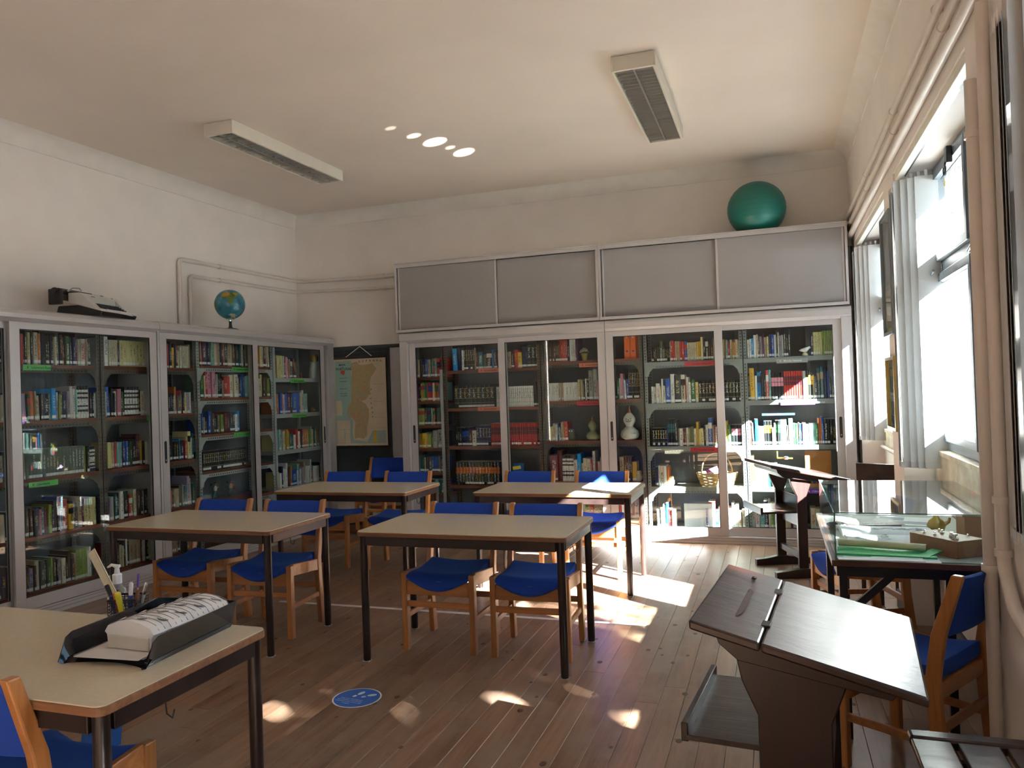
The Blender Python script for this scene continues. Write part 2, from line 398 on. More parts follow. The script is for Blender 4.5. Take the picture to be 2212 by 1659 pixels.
def text(name, body, size, mtx, mt, parent, ex=.0004, align='LEFT', sx=1.0):
    cu = bpy.data.curves.new(name, 'FONT'); cu.body = body; cu.size = size; cu.extrude = ex; cu.offset = size * .014; cu.align_x = align; cu.resolution_u = 2
    t = bpy.data.objects.new(name, cu); C.objects.link(t)
    dg = bpy.context.evaluated_depsgraph_get(); me = bpy.data.meshes.new_from_object(t.evaluated_get(dg))
    bpy.data.objects.remove(t); me.materials.clear(); me.materials.append(M[mt] if isinstance(mt, str) else mt)
    me.transform(Matrix.Diagonal((sx, 1, 1, 1)))
    o = bpy.data.objects.new(name, me); link(o, parent); o.matrix_local = mtx
    return o
def facing(x, y, z, spin=0.0):
    """matrix for text standing upright on a front that looks along -y; spin turns it in its plane"""
    return Matrix.Translation((x, y, z)) @ Matrix.Rotation(PI / 2, 4, 'X') @ Matrix.Rotation(spin, 4, 'Z')
# frame of the left bookcases: local x runs along the wall away from the camera, local y into the case
LA = (-5.127, 4.345); LANG = math.atan2(0.99944, 0.03349)
def LW(s, t, z): return (LA[0] + .03349 * s - .99944 * t, LA[1] + .99944 * s + .03349 * t, z)
BA = (0.0, 7.65)

# ------------------------------------------------------------------ room shell
ZC = 3.76; YB = 8.13; YF = -5.2
floor = thing('floor', None, None); del_ = None
floor = floor  # an empty that carries the boards
floor['kind'] = 'structure'
sub = G().box(-5.75, 1.25, YF, YB + .1, -.12, -.022); ob('subfloor', sub, 'subfloor', floor)
# boards run along Y; one object each, sharing meshes by length
PW = .112; plank_mesh = {}
def plank(L):
    if L not in plank_mesh:
        plank_mesh[L] = G().box(-PW / 2 + .0007, PW / 2 - .0007, 0, L - .0015, -.022, 0).mesh('plank', 'plank', bevel=.0012, seg=1)
    return plank_mesh[L]
x = -5.62 + PW / 2; i = 0
while x < .98:
    if x < -4.55: ys = [1.6, 8.05]   # under the bookcases: barely seen
    else: ys = None
    y = 1.1 + R.uniform(-.9, .3)
    while y < 8.1:
        L = R.choice([2.1, 2.7, 3.3]); 
        if y + L > 8.12: L = round(8.13 - y, 2)
        if L > .2:
            o = bpy.data.objects.new('plank', plank(L)); link(o, floor); o.location = (x, y, R.uniform(-.0006, .0006))
        y += L
    x += PW
# far more boards behind the camera: one part
gb = G(); x = -5.62 + PW / 2
while x < .98:
    gb.box(x - PW / 2 + .0007, x + PW / 2 - .0007, YF, .2, -.022, -.0008); x += PW
o = ob('plank_field', gb, 'plank', floor); o['kind'] = 'stuff'
# knots in the boards, real dark ovals set in the surface
kn = G()
for k in range(150):
    kx = R.uniform(-3.9, .6); ky = R.uniform(1.6, 7.3); rr = R.uniform(.006, .017)
    kn.lathe([(rr, 0), (rr * .8, .0009), (0, .0009)], 9, (kx, ky, 0), sy=1.5)
o = ob('knots', kn, 'knot', floor); o['kind'] = 'stuff'

g = G().box(-5.9, 1.4, YF, YB + .2, ZC, ZC + .15); struct('ceiling', g, 'ceil')
# coved band along the top of the walls
def band(name, a, b, nrm, zt=ZC, zl=3.62):
    a = Vector(a); b = Vector(b); nrm = Vector(nrm); g = G(); prof = [(0, zl), (.008, zl), (.012, zl + .05), (.035, zt - .05), (.075, zt - .015), (.12, zt), (0, zt)]
    secs = [[p + nrm * d + Vector((0, 0, z - p.z)) for (d, z) in prof] for p in (a, b)]
    g.strip([[Vector((q.x, q.y, q.z)) for q in s_] for s_ in secs]); return struct(name, g, 'cornice', smooth=True)
band('trim_1', (-5.66, YB, 0), (XR + .03, YB, 0), (0, -1, 0))
p0 = LW(-9.8, .53, 0); p1 = LW(3.9, .53, 0)
band('trim_2', p0, p1, (.99944, -.03349, 0))
band('trim_3', (XR, YF, 0), (XR, YB, 0), (-1, 0, 0))

g = G().box(-5.9, 1.4, YB, YB + .2, -.02, ZC); struct('wall_back', g, 'wall')
g = G(); g.prism([(p0[0], p0[1]), (p0[0] - .2, p0[1]), (p1[0] - .2, p1[1] + .1), (p1[0], p1[1] + .1)], -.02, ZC); struct('wall_left', g, 'wall')
g = G().box(-5.9, 1.4, YF - .2, YF, -.02, ZC); struct('wall_front', g, 'wall')
# right wall with window openings and niches
XO = 1.12
g = G(); ys = sorted([(a, b) for a, b in OPEN]); y = YF
for (a, b) in ys:
    g.box(XR, XO, y, a, -.02, HEAD); y = b
g.box(XR, XO, y, YB, -.02, HEAD); g.box(XR, XO, YF, YB, HEAD, ZC)
for (a, b) in ys: g.box(.93, XO, a, b, -.02, SILL - .03)
struct('wall_right', g, 'wall')
g = G()
for (a, b) in ys: g.box(XO, XO + (.56 if a > 5.5 else .17), a - .15, b + .15, HEAD + .005, HEAD + .12)
struct('added_sun_hood', g, 'outwall')   # unseen hoods added to cut the high sun, deepest over the far window
g = G()
for (a, b) in ys: g.box(.912, .93, a, b, 0, .12)
g.box(XR - .015, XR, YF, -4.08, 0, .12); g.box(XR - .015, XR, -2.12, -1.56, 0, .12); y = 0.36
for (a, b) in ((.36, .95), (2.88, 3.38), (5.30, 5.72), (7.70, YB)): g.box(XR - .015, XR, a, b, 0, .12)
struct('baseboard_right', g, 'skirt', bevel=.003)
g = G().box(-5.4, -3.9, YB - .015, YB, 0, .12); struct('baseboard_back', g, 'skirt', bevel=.003)

# windows
def window(n, a, b):
    w = thing('window_%d' % n, None, None, (XG, a, SILL)); w['kind'] = 'structure'; L = b - a; Hh = HEAD - SILL
    fr = G(); t = .055
    fr.box(-.02, .035, 0, L, 0, t); fr.box(-.02, .035, 0, L, Hh - t, Hh); fr.box(-.02, .035, 0, t, t, Hh - t); fr.box(-.02, .035, L - t, L, t, Hh - t)
    fr.box(-.02, .035, L / 2 - .03, L / 2 + .03, t, Hh - t); zt = 1.05
    fr.box(-.02, .035, t, L / 2 - .03, zt, zt + .07); fr.box(-.02, .035, L / 2 + .03, L - t, zt, zt + .07)
    ob('window_frame', fr, 'winframe', w, bevel=.004)
    for (c, d) in ((t, L / 2 - .03), (L / 2 + .03, L - t)):
        # lower casement and upper vent, each with its own sash and pane
        for (z0, z1, dx) in ((t, zt, 0), (zt + .07, Hh - t, -.008)):
            s_ = G(); e = .045; x0 = -.04 + dx; x1 = .0 + dx
            s_.box(x0, x1, c, d, z0, z0 + e); s_.box(x0, x1, c, d, z1 - e, z1); s_.box(x0, x1, c, c + e, z0 + e, z1 - e); s_.box(x0, x1, d - e, d, z0 + e, z1 - e)
            so_ = ob('sash', s_, 'winframe', w, bevel=.004)
            ob('pane', G().box(-.022 + dx, -.018 + dx, c + e, d - e, z0 + e, z1 - e), 'winglass', so_)
        hd = G().tube([(-.05, d - .09, zt - .01), (-.075, d - .09, zt - .01), (-.08, d - .2, zt + .01)], .008, 8)
        ob('window_handle', hd, 'winframe', w, smooth=True)
    # stone sill slabs with joints
    m_ = 4
    for k in range(m_):
        y0 = L * k / m_ + .0015; y1 = L * (k + 1) / m_ - .0015
        ob('sill_tile', G().box(-.075, .0, y0, y1, -.03, 0), 'stone', w, bevel=.003)
    ob('sill_apron', G().box(-.066, -.055, .002, L - .002, -.19, -.032), 'stone', w)
    return w
for n, (a, b) in enumerate(OPEN): window(n + 1, a, b)
# winder of the top vent
t = thing('vent_winder', 'black winder with ring pull at the head of the near window', 'window winder', (XG - .05, 4.62, 2.70))
ob('winder_body', G().box(-.03, .0, -.03, .03, -.04, .05), 'black', t, bevel=.006)
g = G(); pts = [(-.035, .025 * math.cos(a), -.075 + .025 * math.sin(a)) for a in [2 * PI * k / 16 for k in range(17)]]; g.tube(pts, .005, 6)
ob('ring', g, 'black', t, smooth=True); ob('hanger', G().beam((-.03, 0, -.03), (-.035, 0, -.055), .01, .01), 'black', t)
for (yy, zz, k) in ((4.45, 2.55, 1), (4.75, 2.42, 2), (4.9, 2.62, 3), (4.62, 2.33, 4)):
    star = []
    for q in range(10):
        a = PI * q / 5 + k; r_ = .028 if q % 2 == 0 else .012; star.append((yy + r_ * math.cos(a), zz + r_ * math.sin(a)))
    g = G(); T = Matrix(((0, 0, 1, 0), (1, 0, 0, 0), (0, 1, 0, 0), (0, 0, 0, 1))); g.prism(star, XG - .0325, XG - .0315, T=T)
    tag(ob('star_sticker', g, cmat('yellow_sticker', (.75, .62, .12))), 'small yellow star stuck on the near window vent pane, %s' % ['lower far', 'middle far', 'upper', 'lowest near'][k - 1], 'sticker')

# vertical blinds drawn to the far side of each window
def blind(n, ya, yb, where):
    t = thing('vertical_blind', 'grey vertical blind gathered at the %s' % where, 'blind', (0, 0, 0))
    ob('headrail', G().box(XR + .01, XR + .05, ya + .02, yb - .01, HEAD - .045, HEAD - .002), 'track', t, bevel=.003)
    ob('rail_slot', G().box(XR + .052, XR + .062, ya + .02, yb - .01, HEAD - .04, HEAD - .002), 'black', t)
    for k in range(7):
        if k < 4: cx = XR + .155 - .036 * k; cy = yb - .17 + .028 * k; ang = .12 + .05 * k; zt = HEAD - .07
        else: cx = XR - .018; cy = yb + .0 + .035 * (k - 4) - .03; ang = PI / 2 - .12; zt = HEAD - .13
        g = G(); w_ = .0635; secs = []
        for z in (1.0, zt):
            row = [(-w_, .0), (-w_ * .5, -.006), (0, -.008), (w_ * .5, -.006), (w_, 0)]
            rowb = [(p, q + .0012) for p, q in row[::-1]]
            secs.append([Vector((p, q, z)) for p, q in row + rowb])
        g.strip(secs)
        o = ob('slat', g, 'blind', t, loc=(cx, cy, 0), rot=(0, 0, ang), smooth=True)
        ob('carrier', G().box(-.008, .008, -.004, .004, zt - .012, zt + .035), 'white', o)
        ob('weight', G().box(-w_, w_, -.0095, .0022, .985, 1.02), 'blind', o)
blind(1, 3.38, 5.30, 'window beside the glass display case')
blind(2, 5.72, 7.70, 'window beside the back bookcases')
blind(3, .95, 2.88, 'window to the right of the near pipes')

# outside: yard, added screen wall, trees
g = G().box(1.12, 60, -40, 60, -.6, -.5); tag(ob('yard', g, 'ground'), kind='structure')
g = G().box(2.6, 2.78, -30, 45, -.5, 2.2); g.box(2.56, 2.82, -30, 45, 2.2, 2.26); tag(ob('wall_yard_screen', g, cmat('yard_screen_paint', (.50, .56, .60), .8)), kind='structure')  # wall added to hide the glaring ground and darken the lower panes
def tree(name, c, trunk, rad, nleaf, ls, label, seed, gap=0.0):
    rr = random.Random(seed); t = thing(name, label, 'tree', (trunk[0], trunk[1], -.5))
    g = G().tube([(0, 0, 0), (.1, .05, 1.5), (c[0] - trunk[0], c[1] - trunk[1], c[2] + .5)], [.22, .16, .06], 10)
    for k in range(9):
        a = rr.uniform(0, 2 * PI); q = Vector((math.cos(a) * rad[0] * .7, math.sin(a) * rad[1] * .7, rr.uniform(-.4, .7) * rad[2]))
        b0 = Vector((c[0] - trunk[0], c[1] - trunk[1], c[2] + .5 - rad[2] * .5)); b1 = Vector((c[0] - trunk[0], c[1] - trunk[1], c[2] + .5)) + q
        g.tube([b0, (b0 + b1) / 2 + Vector((0, 0, .15)), b1], [.05, .035, .015], 6)
    ob('trunk', g, 'bark', t, smooth=True)
    v = []; f = []
    n_c = 26; cl = []
    for k in range(n_c):
        while True:
            p = Vector((rr.uniform(-1, 1), rr.uniform(-1, 1), rr.uniform(-1, 1)))
            if p.length < 1: break
        cl.append(Vector((p.x * rad[0], p.y * rad[1], p.z * rad[2])))
    for k in range(nleaf):
        b_ = rr.choice(cl); q = b_ + Vector((rr.gauss(0, .30), rr.gauss(0, .30), rr.gauss(0, .26))) * (rad[0] / 1.6)
        q += Vector((c[0] - trunk[0], c[1] - trunk[1], c[2] + .5))
        a = Vector((rr.gauss(0, 1), rr.gauss(0, 1), rr.gauss(0, 1))).normalized(); b2 = a.cross(Vector((rr.gauss(0, 1), rr.gauss(0, 1), rr.gauss(0, 1)))).normalized(); s_ = ls * rr.uniform(.7, 1.3)
        o_ = len(v); v += [tuple(q + a * s_), tuple(q + b2 * s_ * .5), tuple(q - a * s_), tuple(q - b2 * s_ * .5)]; f.append((o_, o_ + 1, o_ + 2, o_ + 3))
    me = bpy.data.meshes.new('foliage'); me.from_pydata(v, [], f); me.materials.append(M['leafg'])
    fo = bpy.data.objects.new('foliage', me); link(fo, t); fo['kind'] = 'stuff'
tree('yard_tree', (7.2, -2.35, 6.0), (7.4, -2.55), (1.9, 2.1, 1.7), 9000, .10, 'broad leafy tree in the yard outside the windows', 3)

# ------------------------------------------------------------------ bookcases with sliding glass doors
def frame_part(x0, x1, z0, z1, y, w, wb, wt, th=.028):
    g = G(); g.box(x0, x0 + w, y, y + th, z0, z1); g.box(x1 - w, x1, y, y + th, z0, z1)
    g.box(x0 + w, x1 - w, y, y + th, z0, z0 + wb); g.box(x0 + w, x1 - w, y, y + th, z1 - wt, z1); return g
def bookcase(name, label, base, rz, x0, x1, top, doors, zd0, zd1, depth, zb, group=None, jl=.05, jr=.05, handles=()):
    t = thing(name, label, 'bookcase', (*base, 0), rz, group)
    # carcass: top, plinth, jambs, ends, back
    g = G()
    g.box(x0, x1, 0.0, depth, top - .02, top)
    prof = [(-.02, zd1 + .02), (-.028, zd1 + .03), (-.028, top - .035), (-.02, top - .012), (0, top), (.03, top), (.03, zd1 + .0), (-.005, zd1 + .0)]
    g.strip([[Vector((xx, p, q)) for p, q in prof] for xx in (x0, x1)])
    ob('top_fascia', g, 'alu', t, bevel=.002)
    g = G(); g.box(x0, x1, -.02, .05, 0, zd0 - .004); ob('plinth', g, 'alu', t, bevel=.003)
    g = G()
    for z in (zd0 * .38, zd0 * .72): g.box(x0 + .002, x1 - .002, -.0212, -.019, z, z + .0035)
    ob('plinth_groove', g, 'alu_d', t)
    ob('jamb', G().box(x0, x0 + jl, -.018, .06, zd0 - .004, zd1 + .02), 'alu', t, bevel=.002); ob('jamb', G().box(x1 - jr, x1, -.018, .06, zd0 - .004, zd1 + .02), 'alu', t, bevel=.002)
    g = G(); g.box(x0, x0 + .012, .05, depth, 0, top - .02); g.box(x1 - .012, x1, .05, depth, 0, top - .02); ob('end_panel', g, 'alu', t)
    ob('back_panel', G().box(x0 + .012, x1 - .012, depth - .012, depth, 0, top - .02), 'cabin', t)
    g = G(); g.box(x0 + .012, x1 - .012, .05, depth - .012, 0, .02); ob('bottom_panel', g, 'cabin', t)
    for (a, b, track, hnd) in doors:
        y = -.012 if track == 0 else .026
        w = .075
        d = ob('sliding_door', frame_part(a, b, zd0, zd1, y, w, zb - zd0, .05), 'alu', t, bevel=.0025)
        ob('glass_pane', G().box(a + w - .004, b - w + .004, y + .012, y + .016, zb - .004, zd1 - .046), 'glass', d)
        g = G(); e = .006
        g.box(a + w, b - w, y + .002, y + .010, zb, zb + e); g.box(a + w, b - w, y + .002, y + .010, zd1 - .05 - e, zd1 - .05)
        g.box(a + w, a + w + e, y + .002, y + .01, zb, zd1 - .05); g.box(b - w - e, b - w, y + .002, y + .01, zb, zd1 - .05)
        ob('gasket', g, 'black', d)
        if hnd:
            hx = a + w * .45 if hnd < 0 else b - w * .45; prof = []
            for k in range(24):
                an = 2 * PI * k / 24; prof.append((hx + .013 * math.cos(an), 1.10 + .013 * math.sin(an) + (.085 if math.sin(an) > 0 else -.085)))
            T = Matrix(((1, 0, 0, 0), (0, 0, 1, 0), (0, 1, 0, 0), (0, 0, 0, 1)))
            ob('handle', G().prism(prof, y - .003, y + .001, T=T), 'black', d)
            ob('lock', G().lathe([(.005, 0), (.005, .002), (0, .002)], 10), 'bolt', d, loc=(hx, y - .003, 1.03), rot=(PI / 2, 0, 0))
    return t
bookcase('glass_door_bookcase', 'grey aluminium sliding-door bookcase on the left wall, with the typewriter on top', LA, LANG, -1.65, 1.03, 2.245,
         [(-1.60, -.262, 1, 0), (-.325, 1.035 - .03, 0, 0)], .075, 2.15, .475, .163, jl=.04, jr=.02)
bookcase('glass_door_bookcase', 'grey aluminium sliding-door bookcase on the left wall, with the globe on top', LA, LANG, 1.034, 3.70, 2.245,
         [(1.04, 2.335, 0, -1), (2.26, 3.565, 1, 1)], .075, 2.15, .475, .163, jl=.006, jr=.12)
bookcase('glass_door_bookcase', 'grey aluminium sliding-door bookcase on the back wall, beside the wall map', BA, 0, -3.895, -1.597, 2.215,
         [(-3.80, -2.665, 1, -1), (-2.745, -1.60, 0, 0)], .075, 2.10, .47, .155, jl=.09, jr=.004)
bookcase('glass_door_bookcase', 'grey aluminium sliding-door bookcase on the back wall, under the green ball', BA, 0, -1.593, .692, 2.215,
         [(-1.59, -.455, 0, -1), (-.535, .605, 1, 1)], .075, 2.10, .47, .155, jl=.004, jr=.09)

# metal shelving units inside
def shelving(label, base, rz, xa, xb, zs, style, gus=True, front=.12, depth=.33, ztop=2.12, plain=False, pw=.034):
    P = {'olive': ('perf_olive', 'steel_olive'), 'brown': ('perf_brown', 'steel_brown'), 'grey': ('perf_grey', 'steel_grey'), 'dark': ('perf_dark', 'steel_dark')}[style]
    t = thing('metal_shelving', label, 'shelving', (*base, 0), rz)
    y0 = front; y1 = front + depth
    for (x, s) in ((xa, 1), (xb, -1)):
        for (y, sy) in ((y0, 1), (y1, -1)):
            g = G()
            if not plain: g.slot(x, x + s * pw, y, y + sy * .003, .022, ztop); g.slot(x, x + s * .003, y, y + sy * .03, .022, ztop)
            else: g.box(x, x + s * pw, y, y + sy * .025, .022, ztop)
            ob('post', g, P[0] if not plain else P[1], t)
    for z in zs:
        g = G()
        if style in ('olive', 'brown') or not plain and style == 'grey':
            g.box(xa + .004, xb - .004, y0 + .002, y1 - .002, z - .026, z)
            sh = ob('shelf', g, 'shelfwood' if not (style == 'grey' and gus is None) else 'steel_grey', t)
        else:
            g.box(xa + .004, xb - .004, y0 - .001, y1, z - .045, z); sh = ob('shelf', g, P[1], t, bevel=.002)
        if gus:
            g = G(); g.slot(xa + pw, xb - pw, y0 + .001, y0 + .004, z - .062, z - .027, along='x')
            ob('shelf_rail', g, P[0], sh)
            g = G(); T = Matrix(((1, 0, 0, 0), (0, 0, 1, 0), (0, 1, 0, 0), (0, 0, 0, 1)))
            zz = z - .05
            for (x, s) in ((xa + pw * .3, 1), (xb - pw * .3, -1)):
                g.prism([(x, zz + .02), (x + s * .115, zz + .02), (x + s * .115, zz - .005), (x + s * .085, zz - .012), (x + s * .045, zz - .055), (x + s * .035, zz - .095), (x, zz - .095)], y0 - .002, y0 + .0005, T=T)
            ob('gusset', g, P[1], sh)
            g = G()
            for (x, s) in ((xa + pw * .55, 1), (xb - pw * .55, -1)):
                for dx, dz in ((0, .0), (0, -.075), (.075, .0)):
                    g.lathe([(.005, 0), (.004, .003), (0, .003)], 6, (x + s * dx, -(zz + dz), -y0 + .002))
            b_ = ob('bolts', g, 'bolt', sh, rot=(PI / 2, 0, 0)); b_['kind'] = 'stuff'
        elif style in ('olive', 'brown'):
            g = G(); g.box(xa + pw, xb - pw, y0 + .001, y0 + .004, z - .034, z - .027); ob('shelf_rail', g, P[1], sh)
    return t
ZL = [1.853, 1.43, .997, .567, .16]
shelving('olive slotted-steel shelving under the typewriter, behind the left bookcase glass', LA, LANG, -.60, .535, ZL, 'olive')
shelving('olive slotted-steel shelving left of the globe, below the wall pipes', LA, LANG, .545, 1.60, ZL, 'olive')
shelving('light grey slotted-steel shelving with brown boards below the globe', LA, LANG, 1.612, 2.735, [1.884, 1.568, 1.218, .862, .54, .10], 'grey')
shelving('plain grey sheet-metal shelving at the end of the left wall, beside the wall map', LA, LANG, 2.745, 3.62, [1.769, 1.371, .967, .555, .12], 'grey', gus=False, plain=True)
shelving('narrow brown shelving of small paperbacks beside the wall map', BA, 0, -3.835, -3.445, [1.722, 1.459, 1.191, .938, .67, .433, .16], 'brown', gus=False, pw=.012)
ob('side_strip', G().box(-3.475, -3.445, .10, .12, .03, 1.80), 'alu', bpy.data.objects[-1] if False else [o for o in bpy.data.objects if o.get('label', '').startswith('narrow brown')][0])
shelving('brown slotted-steel shelving full of dark encyclopedia sets', BA, 0, -3.43, -2.325, [1.782, 1.368, .954, .529, .135], 'brown', gus=False)
shelving('olive slotted-steel shelving that holds the painted gourds', BA, 0, -2.32, -1.245, [1.827, 1.416, .998, .575, .135], 'olive')
shelving('grey-green steel shelving that holds the straw basket', BA, 0, -1.235, -.275, [1.778, 1.362, .932, .53, .119], 'dark')
shelving('grey-green steel shelving at the right end, below the green ball', BA, 0, -.272, .60, [1.775, 1.366, .934, .532, .133], 'dark', gus=False)

